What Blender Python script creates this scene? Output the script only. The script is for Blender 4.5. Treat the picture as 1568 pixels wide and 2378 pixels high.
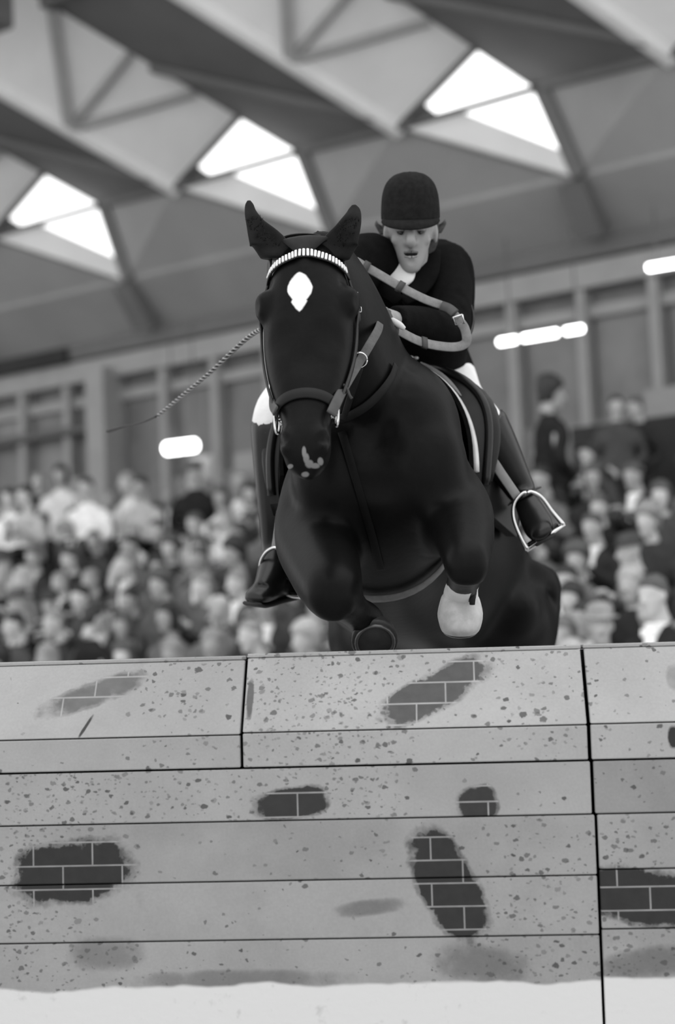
import bpy, bmesh, math, random
import numpy as np
from mathutils import Vector, Matrix, noise
R = math.radians
random.seed(7)
for o in list(bpy.data.objects): bpy.data.objects.remove(o)
SC = bpy.context.scene
COL = SC.collection
V = Vector

# ------------------------------------------------------------------ camera, light, exposure
FPX, CX, CY = 4000.0, 784.0, 1189.0
PITCH, ROLL = R(5.3), 0.045
CAM_H = 1.45
CAMM = Matrix.Rotation(math.pi/2 + PITCH, 3, 'X') @ Matrix.Rotation(-ROLL, 3, 'Z')
cd = bpy.data.cameras.new('camera'); cam = bpy.data.objects.new('camera', cd); COL.objects.link(cam)
cam.matrix_world = Matrix.Translation((0, 0, CAM_H)) @ CAMM.to_4x4()
cd.sensor_fit = 'HORIZONTAL'; cd.sensor_width = 24.0; cd.lens = 24.0*FPX/1568.0
cd.clip_start = .05; cd.clip_end = 200
cd.dof.use_dof = True; cd.dof.focus_distance = 4.45; cd.dof.aperture_fstop = 1.75
SC.camera = cam

world = bpy.data.worlds.new('hall_daylight'); SC.world = world; world.use_nodes = True
world.node_tree.nodes['Background'].inputs[0].default_value = (1, 1, 1, 1)
world.node_tree.nodes['Background'].inputs[1].default_value = 1.45

def area_light(name, loc, target, sx, sy, power):
    l = bpy.data.lights.new(name, 'AREA'); l.shape = 'RECTANGLE'; l.size = sx; l.size_y = sy; l.energy = power
    o = bpy.data.objects.new(name, l); COL.objects.link(o); o.location = loc
    o.rotation_euler = (V(target)-V(loc)).to_track_quat('-Z', 'Y').to_euler()
    return o
area_light('rooflight_daylight', (1.0, 3.0, 8.5), (0.2, 5.5, 1.2), 10, 6, 200)

SC.view_settings.view_transform = 'Standard'; SC.view_settings.look = 'None'
SC.view_settings.gamma = 1; SC.view_settings.use_curve_mapping = False
SC.view_settings.exposure = 0.0

# ------------------------------------------------------------------ helpers
def px(x, y, d):
    """world point seen at photo position x, y at distance d along the view axis"""
    return V((0, 0, CAM_H)) + CAMM @ V(((x-CX)/FPX*d, (CY-y)/FPX*d, -d))
CAMR = CAMM @ V((1, 0, 0)); CAMU = CAMM @ V((0, 1, 0)); CAMB = CAMM @ V((0, 0, 1))

def lin(v):
    v = v/255.0
    return v/12.92 if v <= .04045 else ((v+.055)/1.055)**2.4

class NT:
    """small wrapper that makes node graphs short to write"""
    def __init__(s, m):
        s.t = m.node_tree; s.n = s.t.nodes; s.l = s.t.links
    def new(s, ty, **kw):
        n = s.n.new(ty)
        for k, v in kw.items(): setattr(n, k, v)
        return n
    def put(s, sock, v):
        if hasattr(v, 'is_output'): s.l.new(v, sock)
        else: sock.default_value = v
    def math(s, op, a, b=None, c=None, clamp=False):
        n = s.new('ShaderNodeMath', operation=op, use_clamp=clamp); s.put(n.inputs[0], a)
        if b is not None: s.put(n.inputs[1], b)
        if c is not None: s.put(n.inputs[2], c)
        return n.outputs[0]
    def step(s, v, lo, hi):
        n = s.new('ShaderNodeMapRange', interpolation_type='SMOOTHSTEP'); s.put(n.inputs['Value'], v)
        n.inputs['From Min'].default_value = lo; n.inputs['From Max'].default_value = hi
        return n.outputs[0]
    def mix(s, f, a, b):
        n = s.new('ShaderNodeMix', data_type='FLOAT'); s.put(n.inputs[0], f); s.put(n.inputs[2], a); s.put(n.inputs[3], b)
        return n.outputs[0]
    def noise(s, vec, scale, detail=3, rough=.5, dist=0):
        n = s.new('ShaderNodeTexNoise'); s.put(n.inputs['Vector'], vec)
        n.inputs['Scale'].default_value = scale; n.inputs['Detail'].default_value = detail
        n.inputs['Roughness'].default_value = rough; n.inputs['Distortion'].default_value = dist
        return n.outputs[0]
    def grey(s, v):
        n = s.new('ShaderNodeCombineColor')
        for i in range(3): s.put(n.inputs[i], v)
        return n.outputs[0]
    def obj(s): return s.new('ShaderNodeTexCoord').outputs['Object']

def newmat(name):
    m = bpy.data.materials.new(name); m.use_nodes = True
    return m, m.node_tree.nodes['Principled BSDF'], NT(m)

MC = {}
def mat(name, g, rough=.6, spec=.3, var=.12, scale=18, bump=.0, metal=0, stretch=None, bscale=None):
    """grey procedural material: g is the display grey 0-255"""
    if name in MC: return MC[name]
    m, b, n = newmat(name)
    c = n.obj()
    if stretch:
        mp = n.new('ShaderNodeMapping'); n.l.new(c, mp.inputs[0]); mp.inputs['Scale'].default_value = stretch; c = mp.outputs[0]
    f = n.noise(c, scale, 4, .55)
    L = lin(g)
    n.put(b.inputs['Base Color'], n.grey(n.mix(n.step(f, .25, .75), L*(1-var), L*(1+var))))
    b.inputs['Roughness'].default_value = rough; b.inputs['Specular IOR Level'].default_value = spec; b.inputs['Metallic'].default_value = metal
    if bump:
        bp = n.new('ShaderNodeBump'); bp.inputs['Strength'].default_value = bump; bp.inputs['Distance'].default_value = .004
        n.put(bp.inputs['Height'], n.noise(c, bscale or scale*6, 3)); n.l.new(bp.outputs[0], b.inputs['Normal'])
    MC[name] = m; return m

def glow(name, strength):
    if name in MC: return MC[name]
    m, b, n = newmat(name)
    b.inputs['Base Color'].default_value = (.9, .9, .9, 1); b.inputs['Emission Color'].default_value = (1, 1, 1, 1)
    c = n.noise(n.obj(), 2.0, 1)
    n.put(b.inputs['Emission Strength'], n.mix(c, strength*.95, strength*1.05)); MC[name] = m; return m

def tag(o, label=None, cat=None, group=None, kind=None):
    if label: o['label'] = label
    if cat: o['category'] = cat
    if group: o['group'] = group
    if kind: o['kind'] = kind
    return o
def empty(name, loc=(0, 0, 0), rot=None):
    o = bpy.data.objects.new(name, None); COL.objects.link(o); o.location = loc; o.empty_display_size = .1
    if rot: o.rotation_euler = rot
    return o
def link(name, me, material, parent=None):
    """mesh given in world coordinates -> object, its parent keeping the world place"""
    o = bpy.data.objects.new(name, me); COL.objects.link(o)
    if material and not me.materials: me.materials.append(material)
    if parent:
        o.parent = parent
        o.matrix_parent_inverse = WM(parent).inverted()
    return o
def WM(o):
    m = Matrix.LocRotScale(o.location, o.rotation_euler, o.scale)
    return WM(o.parent) @ o.matrix_parent_inverse @ m if o.parent else m
def done(name, bm, material, parent=None, smooth=True, angle=None):
    bmesh.ops.recalc_face_normals(bm, faces=bm.faces)
    me = bpy.data.meshes.new(name); bm.to_mesh(me); bm.free()
    if smooth:
        me.polygons.foreach_set('use_smooth', [True]*len(me.polygons))
        if angle: me.set_sharp_from_angle(angle=R(angle))
    return link(name, me, material, parent)

def cat_rom(keys, m):
    """Catmull-Rom through flat float lists, m steps per span"""
    K = [np.array(k, float) for k in keys]; K = [2*K[0]-K[1]] + K + [2*K[-1]-K[-2]]
    out = []
    for i in range(1, len(K)-2):
        p0, p1, p2, p3 = K[i-1:i+3]
        for j in range(m):
            t = j/m
            out.append(.5*((2*p1)+(-p0+p2)*t+(2*p0-5*p1+4*p2-p3)*t*t+(-p0+3*p1-3*p2+p3)*t**3))
    out.append(K[-2]); return out
def path(pts, m=6): return [V(p) for p in cat_rom([tuple(p) for p in pts], m)]

def ring_pts(c, X, Y, rx, ryp, rym, n, seg):
    o = []
    for i in range(seg):
        a = 2*math.pi*i/seg; ca, sa = math.cos(a), math.sin(a)
        k = (abs(ca)**n + abs(sa)**n)**(-1/n)
        o.append(c + X*(rx*k*ca) + Y*((ryp if sa > 0 else rym)*k*sa))
    return o
def loft_pts(bm, rings, closed=True):
    vs = [[bm.verts.new(p) for p in r] for r in rings]
    n = len(vs[0])
    for a, b in zip(vs, vs[1:]):
        for i in range(n): bm.faces.new((a[i], a[(i+1) % n], b[(i+1) % n], b[i]))
    if closed:
        for r in (vs[0], vs[-1]):
            c = bm.verts.new(sum((v.co for v in r), V())/n)
            for i in range(n): bm.faces.new((r[i], r[(i+1) % n], c))
def loft(bm, keys, m=4, seg=24):
    """keys: (centre, X axis, Y axis, rx, ry+, ry-, exponent)"""
    flat = [(*k[0], *k[1], *k[2], *k[3:7]) for k in keys]
    rr = []
    for f in cat_rom(flat, m):
        X = V(f[3:6]).normalized(); Y = V(f[6:9]).normalized()
        rr.append(ring_pts(V(f[:3]), X, Y, max(f[9], .0008), max(f[10], .0008), max(f[11], .0008), max(f[12], 1.2), seg))
    loft_pts(bm, rr)
def frame(t, ref):
    t = t.normalized(); X = ref - t*ref.dot(t)
    if X.length < 1e-4: X = V((0, 0, 1)) - t*t.z
    X.normalize(); return X, t.cross(X)
def tube(bm, pts, rad, seg=10, ref=V((1, 0, 0)), flat=1.0):
    """round (or flattened) tube with a radius per point"""
    if not isinstance(rad, (list, tuple)): rad = [rad]*len(pts)
    rr = []
    for i, p in enumerate(pts):
        t = pts[min(i+1, len(pts)-1)] - pts[max(i-1, 0)]
        X, Y = frame(t, ref)
        rr.append(ring_pts(p, X, Y, rad[i], rad[i]*flat, rad[i]*flat, 2, seg))
    loft_pts(bm, rr)
def limb(bm, pr, m=5, seg=16, ref=V((1, 0, 0))):
    """smooth limb through (point, radius) pairs"""
    k = cat_rom([(*p, r) for p, r in pr], m)
    tube(bm, [V(q[:3]) for q in k], [max(q[3], .002) for q in k], seg, ref)
def strap(bm, pts, width, thick, normal):
    """flat strap along pts; normal: vector or function(i) giving its face direction"""
    rr = []
    for i, p in enumerate(pts):
        t = (pts[min(i+1, len(pts)-1)] - pts[max(i-1, 0)]).normalized()
        N = normal(i) if callable(normal) else normal
        N = (N - t*N.dot(t)).normalized(); S = t.cross(N); h = width/2 if not isinstance(width, (list, tuple)) else width[i]/2
        k = thick/2
        rr.append([p+S*h+N*k*.4, p+S*h*.85+N*k, p-S*h*.85+N*k, p-S*h+N*k*.4, p-S*h-N*k*.4, p-S*h*.85-N*k, p+S*h*.85-N*k, p+S*h-N*k*.4])
    loft_pts(bm, rr)
def ball(bm, c, rx, ry=None, rz=None, X=None, Y=None, seg=16, rings=10):
    ry = ry or rx; rz = rz or rx
    X = X or V((1, 0, 0)); Y = Y or V((0, 1, 0)); Z = X.cross(Y)
    rr = []
    for j in range(1, rings):
        a = math.pi*j/rings
        rr.append([c + X*(rx*math.sin(a)*math.cos(2*math.pi*i/seg)) + Y*(ry*math.sin(a)*math.sin(2*math.pi*i/seg)) + Z*(rz*math.cos(a)) for i in range(seg)])
    vs = [[bm.verts.new(p) for p in r] for r in rr]
    for a, b in zip(vs, vs[1:]):
        for i in range(seg): bm.faces.new((a[i], a[(i+1) % seg], b[(i+1) % seg], b[i]))
    t = bm.verts.new(c+Z*rz); b_ = bm.verts.new(c-Z*rz)
    for i in range(seg):
        bm.faces.new((t, vs[0][i], vs[0][(i+1) % seg])); bm.faces.new((b_, vs[-1][(i+1) % seg], vs[-1][i]))
def box(bm, M, lo, hi, bevel=0):
    vs = [bm.verts.new(M @ V((x, y, z))) for x in (lo[0], hi[0]) for y in (lo[1], hi[1]) for z in (lo[2], hi[2])]
    for f in ((0, 1, 3, 2), (4, 6, 7, 5), (0, 4, 5, 1), (2, 3, 7, 6), (0, 2, 6, 4), (1, 5, 7, 3)): bm.faces.new([vs[i] for i in f])
    if bevel:
        es = list({e for v in vs for e in v.link_edges})
        bmesh.ops.bevel(bm, geom=es, offset=bevel, segments=2, affect='EDGES')
def beam(bm, a, b, w, h, up=V((0, 0, 1))):
    t = (b-a).normalized(); S = t.cross(up).normalized(); U = S.cross(t)
    vs = [bm.verts.new(p + S*x + U*y) for p in (a, b) for x, y in ((-w/2, -h/2), (w/2, -h/2), (w/2, h/2), (-w/2, h/2))]
    for f in ((0, 1, 2, 3), (7, 6, 5, 4), (0, 4, 5, 1), (1, 5, 6, 2), (2, 6, 7, 3), (3, 7, 4, 0)): bm.faces.new([vs[i] for i in f])
def slab(bm, poly, n, t):
    """flat polygon with thickness t along n"""
    a = [bm.verts.new(p) for p in poly]; b = [bm.verts.new(V(p)+n*t) for p in poly]; k = len(poly)
    bm.faces.new(a); bm.faces.new(b[::-1])
    for i in range(k): bm.faces.new((a[i], a[(i+1) % k], b[(i+1) % k], b[i]))
def remesh(bm, voxel, smooth=4, fac=.5):
    me = bpy.data.meshes.new('t'); bmesh.ops.recalc_face_normals(bm, faces=bm.faces); bm.to_mesh(me); bm.free()
    o = bpy.data.objects.new('t', me); COL.objects.link(o)
    md = o.modifiers.new('r', 'REMESH'); md.mode = 'VOXEL'; md.voxel_size = voxel; md.use_smooth_shade = True
    if smooth:
        sm = o.modifiers.new('s', 'SMOOTH'); sm.iterations = smooth; sm.factor = fac
    bpy.context.view_layer.update()
    out = bpy.data.meshes.new_from_object(o.evaluated_get(bpy.context.evaluated_depsgraph_get()))
    bpy.data.objects.remove(o); bpy.data.meshes.remove(me)
    out.polygons.foreach_set('use_smooth', [True]*len(out.polygons))
    return out
def relax(me, its, keep):
    """Laplacian smoothing of the vertices where keep(co) is 1"""
    n = len(me.vertices); co = np.empty(n*3); me.vertices.foreach_get('co', co); co = co.reshape(-1, 3)
    ed = np.empty(len(me.edges)*2, int); me.edges.foreach_get('vertices', ed); ed = ed.reshape(-1, 2)
    deg = np.bincount(ed.ravel(), minlength=n).astype(float); w = keep(co)[:, None]*.6
    for _ in range(its):
        acc = np.zeros_like(co)
        for k in range(3):
            acc[:, k] = np.bincount(ed[:, 0], co[ed[:, 1], k], n)+np.bincount(ed[:, 1], co[ed[:, 0], k], n)
        co += (acc/deg[:, None]-co)*w
    me.vertices.foreach_set('co', co.ravel()); me.update()
def sculpt(me, dabs):
    """dabs: (point, radius vec or float, displacement vector)"""
    n = len(me.vertices); co = np.empty(n*3); me.vertices.foreach_get('co', co); co = co.reshape(-1, 3)
    for p, r, dv in dabs:
        d = np.linalg.norm(co-np.array(p), axis=1)/r
        w = np.clip(1-d*d, 0, 1)**2
        co += w[:, None]*np.array(dv)[None, :]
    me.vertices.foreach_set('co', co.ravel()); me.update()

# ------------------------------------------------------------------ the hall
TH = math.atan(.725)
HUV = V((math.cos(TH), -math.sin(TH), 0)); HW = V((math.sin(TH), math.cos(TH), 0)); ZV = V((0, 0, 1))
def hall(u, w, z): return HUV*u + HW*w + ZV*z
def proj(P):
    q = CAMM.transposed() @ (P - V((0, 0, CAM_H))); d = -q.z
    return CX+FPX*q.x/d, CY-FPX*q.y/d, d
def on_wall(x, y, w):
    d = px(x, y, 1) - V((0, 0, CAM_H)); t = w/d.dot(HW)
    return V((0, 0, CAM_H)) + d*t
HM = Matrix(((HUV.x, HW.x, 0, 0), (HUV.y, HW.y, 0, 0), (0, 0, 1, 0), (0, 0, 0, 1)))

m_sand = mat('arena_sand', 192, .95, .1, .2, 6, .5)
m_light = mat('roof_panel_lit', 232, .7, .2, .05, 1.2)  # daylight on these roof faces is put into a whiter base colour
m_dark = mat('roof_panel_shaded', 112, .8, .15, .10, .9)  # shade on the roof undersides is put into a darker base colour
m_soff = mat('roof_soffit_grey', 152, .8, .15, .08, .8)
m_chord = mat('roof_beam_lit', 240, .6, .2, .04, 2)  # lit look of the lower flange is put into the colour
m_steel = mat('roof_steel_dark', 95, .6, .3, .08, 3)
m_strut = mat('roof_strut_grey', 160, .6, .2, .05, 3)
m_glass = glow('daylight_window_glass', 1.7)
m_backw = mat('gallery_wall_grey', 140, .8, .15, .12, 1.3)
m_pane = mat('gallery_dark_pane', 118, .35, .4, .25, 1.1)
m_post = mat('gallery_post_grey', 158, .6, .3, .06, 3)
m_conc = mat('stand_concrete', 80, .9, .1, .15, 4)
m_wood = mat('bench_wood', 95, .6, .3, .2, 8)
m_par = mat('parapet_dark', 52, .7, .2, .15, 3)
m_pale = mat('pale_board', 150, .7, .2, .06, 4)

bm = bmesh.new(); box(bm, Matrix.Identity(4), (-60, -6, -.3), (25, 60, 0)); tag(done('floor', bm, m_sand, smooth=False), 'sandy floor of the riding arena', kind='structure')

DV = HUV*-.45 - HW*1.0 + ZV*.48
N0 = hall(-16.17, 18.62, 8.59); T0 = hall(-14.92, 18.62, 9.36)
R20 = on_wall(765, 545, 19.45)
BAY = HUV*3.93
roof = tag(empty('ceiling', hall(-14, 16, 8)), 'folded roof of lit pale and shaded grey panels with truss beams', kind='structure')
LT = 7.5
def poly_part(name, pts, m, parent, thick=.06):
    b = bmesh.new(); n = (pts[1]-pts[0]).cross(pts[2]-pts[0]).normalized()
    if n.z < 0: n = -n
    slab(b, pts, n, thick); return done(name, b, m, parent, smooth=False)
def beam_part(name, a, b, w, h, m, parent):
    q = bmesh.new(); beam(q, a, b, w, h); return done(name, q, m, parent, smooth=False)
for k in range(-5, 4):
    o = BAY*k
    B = lambda t: N0+o+DV*t
    T = lambda t: T0+o+DV*t
    ET, R2, NB = T(-.85), R20+o, N0+o+BAY
    wn = tag(empty('window_%d' % (k+6), ET), 'glowing triangular roof window at the end of a folded bay', kind='structure')
    # panel coloured as lit, between the bottom and the top beam, beyond the glazed end
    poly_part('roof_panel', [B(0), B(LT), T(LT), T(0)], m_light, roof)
    # glazed corner pieces
    def lerp(a, b, t): return a+(b-a)*t
    nrm = (T(0)-B(0)).cross(DV).normalized()
    if nrm.z > 0: nrm = -nrm
    def tri_in(a, b, c, s):
        g = (a+b+c)/3; return [lerp(g, p, s) for p in (a, b, c)]
    m1 = lerp(B(0), T(0), .32); m2 = lerp(B(0), ET, .30)
    poly_part('pane', [lerp(p, (m1+T(0)+ET+m2)/4, .02) for p in (m1, T(0), ET, m2)], m_glass, wn, .03)
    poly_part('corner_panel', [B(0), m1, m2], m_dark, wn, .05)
    s1 = lerp(B(0), ET, .42); s2 = lerp(ET, R2, .73)
    s0 = lerp(s1, s2, .0)
    poly_part('pane', [lerp(p, (s1+ET+s2)/3, .02) for p in (s1, ET, s2)], m_glass, wn, .03)
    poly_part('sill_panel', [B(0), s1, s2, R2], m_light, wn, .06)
    beam_part('window_bar', B(0)+nrm*.06, ET+nrm*.06, .21, .07, m_steel, wn)
    beam_part('window_bar', s1+nrm*.02, s2+nrm*.02, .05, .05, m_steel, wn)
    beam_part('window_bar', B(0)+nrm*.03, T(0)+nrm*.03, .07, .07, m_steel, wn)
    # plane coloured as shaded, down to the next bay, and the grey soffit to the eaves
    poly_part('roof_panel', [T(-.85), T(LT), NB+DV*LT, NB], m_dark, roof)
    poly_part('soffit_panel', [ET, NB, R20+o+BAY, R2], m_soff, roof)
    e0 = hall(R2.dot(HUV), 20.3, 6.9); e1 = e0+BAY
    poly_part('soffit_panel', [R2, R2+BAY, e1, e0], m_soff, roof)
    beam_part('beam', B(-.05)-ZV*.03, B(LT), .17, .16, m_chord, roof)
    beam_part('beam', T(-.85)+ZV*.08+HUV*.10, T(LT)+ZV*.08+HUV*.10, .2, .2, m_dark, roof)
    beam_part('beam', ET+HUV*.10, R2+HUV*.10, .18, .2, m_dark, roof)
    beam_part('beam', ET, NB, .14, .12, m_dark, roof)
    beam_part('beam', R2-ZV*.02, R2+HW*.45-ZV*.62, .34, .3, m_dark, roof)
    for bt, ts in ((1.45, (.62, 1.5, 2.5)), (4.2, (3.4, 4.3, 5.2))):
        for i, tt in enumerate(ts):
            beam_part('strut', B(bt)+nrm*.05, T(tt)+nrm*.05-ZV*.03, (.09, .07, .15)[i], .1, m_strut, roof)
    for bt, tt in ((1.2, .3), (2.6, 3.4)):
        beam_part('strut', T(bt)-ZV*.06, NB+DV*tt-ZV*.06, .16, .1, m_dark, roof)

# gallery wall below the eaves
wb = tag(empty('wall_back', hall(-14, 20.3, 0)), 'grey gallery wall with tall dark panes behind the stand', kind='structure')
b_ = bmesh.new(); box(b_, HM, (-48, 20.5, 0), (2, 20.8, 7.0)); done('wall_panel', b_, m_backw, wb, smooth=False)
def hbox(name, lo, hi, m, parent):
    q = bmesh.new(); box(q, HM, lo, hi); return done(name, q, m, parent, smooth=False)
hbox('beam', (-48, 20.1, 6.74), (2, 20.4, 6.98), m_dark, wb)
hbox('beam', (-48, 20.15, 6.36), (2, 20.45, 6.70), m_post, wb)
hbox('rail', (-48, 20.3, 5.98), (2, 20.45, 6.14), m_post, wb)
hbox('rail', (-48, 20.3, 3.9), (2, 20.45, 4.6), m_backw, wb)
u = -10.53-1.062*33; i = 0
while u < -2:
    hbox('post', (u-.07, 20.2, 3.0), (u+.07, 20.45, 6.4), m_post, wb)
    hbox('pane', (u+.12, 20.4, 4.6), (u+.94, 20.46, 6.0), m_pane, wb)
    u += 1.062; i += 1
cl = on_wall(250, 960, 20.2).dot(HUV)
hbox('column', (cl-.2, 19.9, 2.5), (cl+.2, 20.3, 6.5), m_post, wb)
hbox('rail', (cl-5, 20.1, on_wall(100, 1010, 20.1).z-.06), (cl-.2, 20.25, on_wall(100, 1010, 20.1).z+.06), m_steel, wb)
hbox('rail', (-48, 20.0, on_wall(80, 838, 20).z-.12), (on_wall(150, 838, 20).dot(HUV), 20.25, on_wall(80, 838, 20).z+.12), m_par, wb)

# fluorescent lamps
def lamp(x0, y0, x1, y1, w, r, label, caps):
    a = on_wall(x0, y0, w); b = on_wall(x1, y1, w)
    b.z = a.z if False else b.z
    t = tag(empty('fluorescent_lamp', (a+b)/2), label, 'lamp')
    q = bmesh.new(); beam(q, a+HW*.08+ZV*.02, b+HW*.08+ZV*.02, .06, .06); done('housing', q, m_post, t, smooth=False)
    for c0, c1 in caps:
        q = bmesh.new(); tube(q, [a+(b-a)*c0, a+(b-a)*c1], r, 10, ZV); done('tube', q, glow('fluorescent_tube', 9), t)
    for s in (.1, .9):
        q = bmesh.new(); p = a+(b-a)*s+HW*.08; tube(q, [p+ZV*.04, p+ZV*(6.5-p.z)], .01, 6); done('hanger', q, m_steel, t)
lamp(1160, 795, 1352, 763, 17.5, .04, 'glowing tube lamp hanging right of the rider', ((0, .20), (.30, .70), (.81, 1)))
lamp(1506, 622, 1640, 600, 17.5, .04, 'glowing tube lamp cut off by the right edge', ((0, .5), (.53, 1)))
lamp(388, 1042, 452, 1034, 18.2, .085, 'short bright lamp box above the left crowd', ((0, 1),))
# hanging fixture in the top left corner
c = on_wall(-30, 15, 15)
q = bmesh.new(); box(q, Matrix.Translation(c) @ HM, (-.3, -.2, -.32), (.3, .2, .32), .03); bx_ = done('hanging_loudspeaker', q, m_dark, None, smooth=False)
tag(bx_, 'dark box-shaped fixture hanging in the top left corner', 'loudspeaker')
q = bmesh.new(); box(q, Matrix.Translation(c) @ HM, (-.26, -.22, -.28), (.26, -.2, .28)); done('grille', q, m_steel, bx_, smooth=False)
q = bmesh.new(); tube(q, [c+ZV*.3, c+ZV*2.2], .02, 8); done('hanger', q, m_steel, bx_)

# ------------------------------------------------------------------ grandstand
ROWS = []
stand = tag(empty('grandstand', hall(-11, 10.7, 0)), 'stepped concrete grandstand with wooden benches full of spectators', 'grandstand')
KS = .86
for i in range(2, 11):
    w = 9.6+.87*i; Y0 = w/math.cos(TH); head = CAM_H+KS*(.2+.305*(Y0-14.8)); fl = head-1.2; w *= KS
    ROWS.append((i, w, fl))
    q = bmesh.new(); box(q, HM, (-40, w-.42, 0), (-2, 18.4 if i == 10 else w+.33, max(fl, .02))); done('tier', q, m_conc, stand, smooth=False)
    q = bmesh.new(); box(q, HM, (-40, w-.12, fl+.40), (-2, w+.2, fl+.44)); done('bench', q, m_wood, stand, smooth=False)
up = on_wall(1335, 1000, 18.6)
q = bmesh.new(); box(q, HM, (up.dot(HUV), 18.5, 2.4), (-2, 18.6, up.z+.02)); 
par = done('parapet', q, m_par, None, smooth=False); tag(par, 'dark parapet at the top of the right stand', 'parapet')
for (x0, y0, x1, y1, w, lab) in ((445, 1055, 492, 1120, 18.4, 'pale upright board at the back of the left stand, nearest the lamp box'),
                             (545, 1045, 605, 1100, 18.4, 'pale board behind the left crowd, right by the rider\'s boot'),
                             (148, 1105, 205, 1165, 18.4, 'pale board above the crowd at far left'),
                             (1500, 885, 1640, 985, 19.3, 'pale panel standing for a bright window above the parapet, right edge')):  # last one is a board-shaped stand-in for a bright window area
    a = on_wall(x0, y1, w); b = on_wall(x1, y0, w); o = empty('notice_board', a)
    tag(o, lab, 'board')
    hbox('board', (a.dot(HUV), w, a.z), (b.dot(HUV), w+.03, b.z), m_pale, o)
    for s in (.15, .85):
        uu = a.dot(HUV)+(b.dot(HUV)-a.dot(HUV))*s
        hbox('leg', (uu-.02, w+.03, 3.1), (uu+.02, w+.06, b.z), m_steel, o)
# handrail in the left stand
hr = tag(empty('handrail', on_wall(100, 1470, 12.3)), 'pale metal handrail in front of the left crowd', 'railing')
for (x0, y0, x1, y1) in ((-60, 1478, 270, 1402), (-60, 1520, 260, 1455)):
    q = bmesh.new(); tube(q, [on_wall(x0, y0, 12.3), on_wall(x1, y1, 12.3)], .022, 8, ZV); done('rail', q, m_post, hr)
for x in (10, 130, 258):
    a = on_wall(x, 1465-x*.22+8, 12.3); q = bmesh.new(); tube(q, [a, V((a.x, a.y, 1.08))], .02, 8); done('post', q, m_post, hr)

# ------------------------------------------------------------------ human figures
def add_head(bm, M, ears=True):
    """adult head, local +y forward, z up, origin between the ears"""
    X, Y = (M.to_3x3() @ V((1, 0, 0))), (M.to_3x3() @ V((0, 1, 0)))
    s = X.length; X = X.normalized(); Y = Y.normalized()
    prof = ((-.121, .066, .012, .014), (-.112, .060, .026, .028), (-.088, .042, .040, .050), (-.055, .022, .053, .070), (-.015, .010, .064, .084),
            (.025, .000, .072, .092), (.065, -.006, .071, .090), (.098, -.012, .053, .068), (.117, -.014, .018, .025))
    loft(bm, [(M @ V((0, cy, z)), X, Y, rx*s, ry*s, ry*s, 2.15) for z, cy, rx, ry in prof], 3, 20)
    k = [((0, .080, .03), .011), ((0, .099, .012), .011), ((0, .117, -.014), .0145), ((0, .115, -.027), .0155), ((0, .09, -.036), .010)]
    limb(bm, [(M @ V(p), r*s) for p, r in k], 3, 10)
    for sx in (-1, 1):
        ball(bm, M @ V((sx*.014, .092, -.027)), .0095*s, seg=10, rings=6)
        ball(bm, M @ V((sx*.030, .076, .030)), .024*s, .012*s, .008*s, X, Y, 10, 6)     # brow
        ball(bm, M @ V((sx*.042, .058, -.020)), .020*s, .018*s, .018*s, X, Y, 10, 6)    # cheek
        if ears:
            ball(bm, M @ V((sx*.077, -.006, -.004)), .009*s, .019*s, .032*s, X, Y, 10, 8)
    ball(bm, M @ V((0, .085, -.0545)), .022*s, .011*s, .0065*s, X, Y, 12, 6)
    ball(bm, M @ V((0, .083, -.071)), .019*s, .012*s, .0075*s, X, Y, 12, 6)
    ball(bm, M @ V((0, .072, -.102)), .018*s, .014*s, .014*s, X, Y, 12, 6)
    limb(bm, [(M @ V((0, -.02, -.04)), .056*s), (M @ V((0, -.03, -.10)), .054*s), (M @ V((0, -.05, -.17)), .062*s)], 3, 14)

def add_hand(bm, M, side=1, curl=1.0):
    """hand: wrist at origin, fingers along +y, palm facing -z, thumb on side*x; curl 0 flat .. 1 fist"""
    X = M.to_3x3() @ V((1, 0, 0)); Y = M.to_3x3() @ V((0, 1, 0)); Z = M.to_3x3() @ V((0, 0, 1))
    loft(bm, [(M @ V((0, -.02, 0)), X, Z, .026, .02, .02, 2), (M @ V((0, .01, 0)), X, Z, .032, .018, .018, 2.4), (M @ V((0, .05, 0)), X, Z, .041, .016, .016, 2.8),
              (M @ V((0, .088, 0)), X, Z, .041, .013, .013, 2.8), (M @ V((0, .096, 0)), X, Z, .036, .009, .009, 2.4)], 3, 16)
    for i, (fx, L) in enumerate(((.031, .072), (.0105, .082), (-.0105, .077), (-.031, .060))):
        p = V((fx*side, .085 - abs(fx)*.12, -.001)); a = 0; pts = [(M @ V((p.x, p.y-.02, 0)), .0105)]
        for seg, fr in enumerate((.45, .32, .23)):
            pts.append((M @ p, (.0100, .0095, .0088)[seg]))
            a -= curl*R((62, 88, 52)[seg])*(1+.06*i) if seg < 3 else 0
            p = p + V((0, math.cos(a), math.sin(a)))*L*fr
        pts.append((M @ p, .0072)); limb(bm, pts, 3, 8, X)
    t = [V((.026*side, .018, -.006)), V((.046*side, .04, -.018)), V(((.048-.012*curl)*side, .068, -.032*curl-.008)), V(((.044-.03*curl)*side, .088, -.046*curl-.008))]
    limb(bm, [(M @ p, r) for p, r in zip(t, (.015, .0125, .011, .0085))], 3, 8, X)

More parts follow.
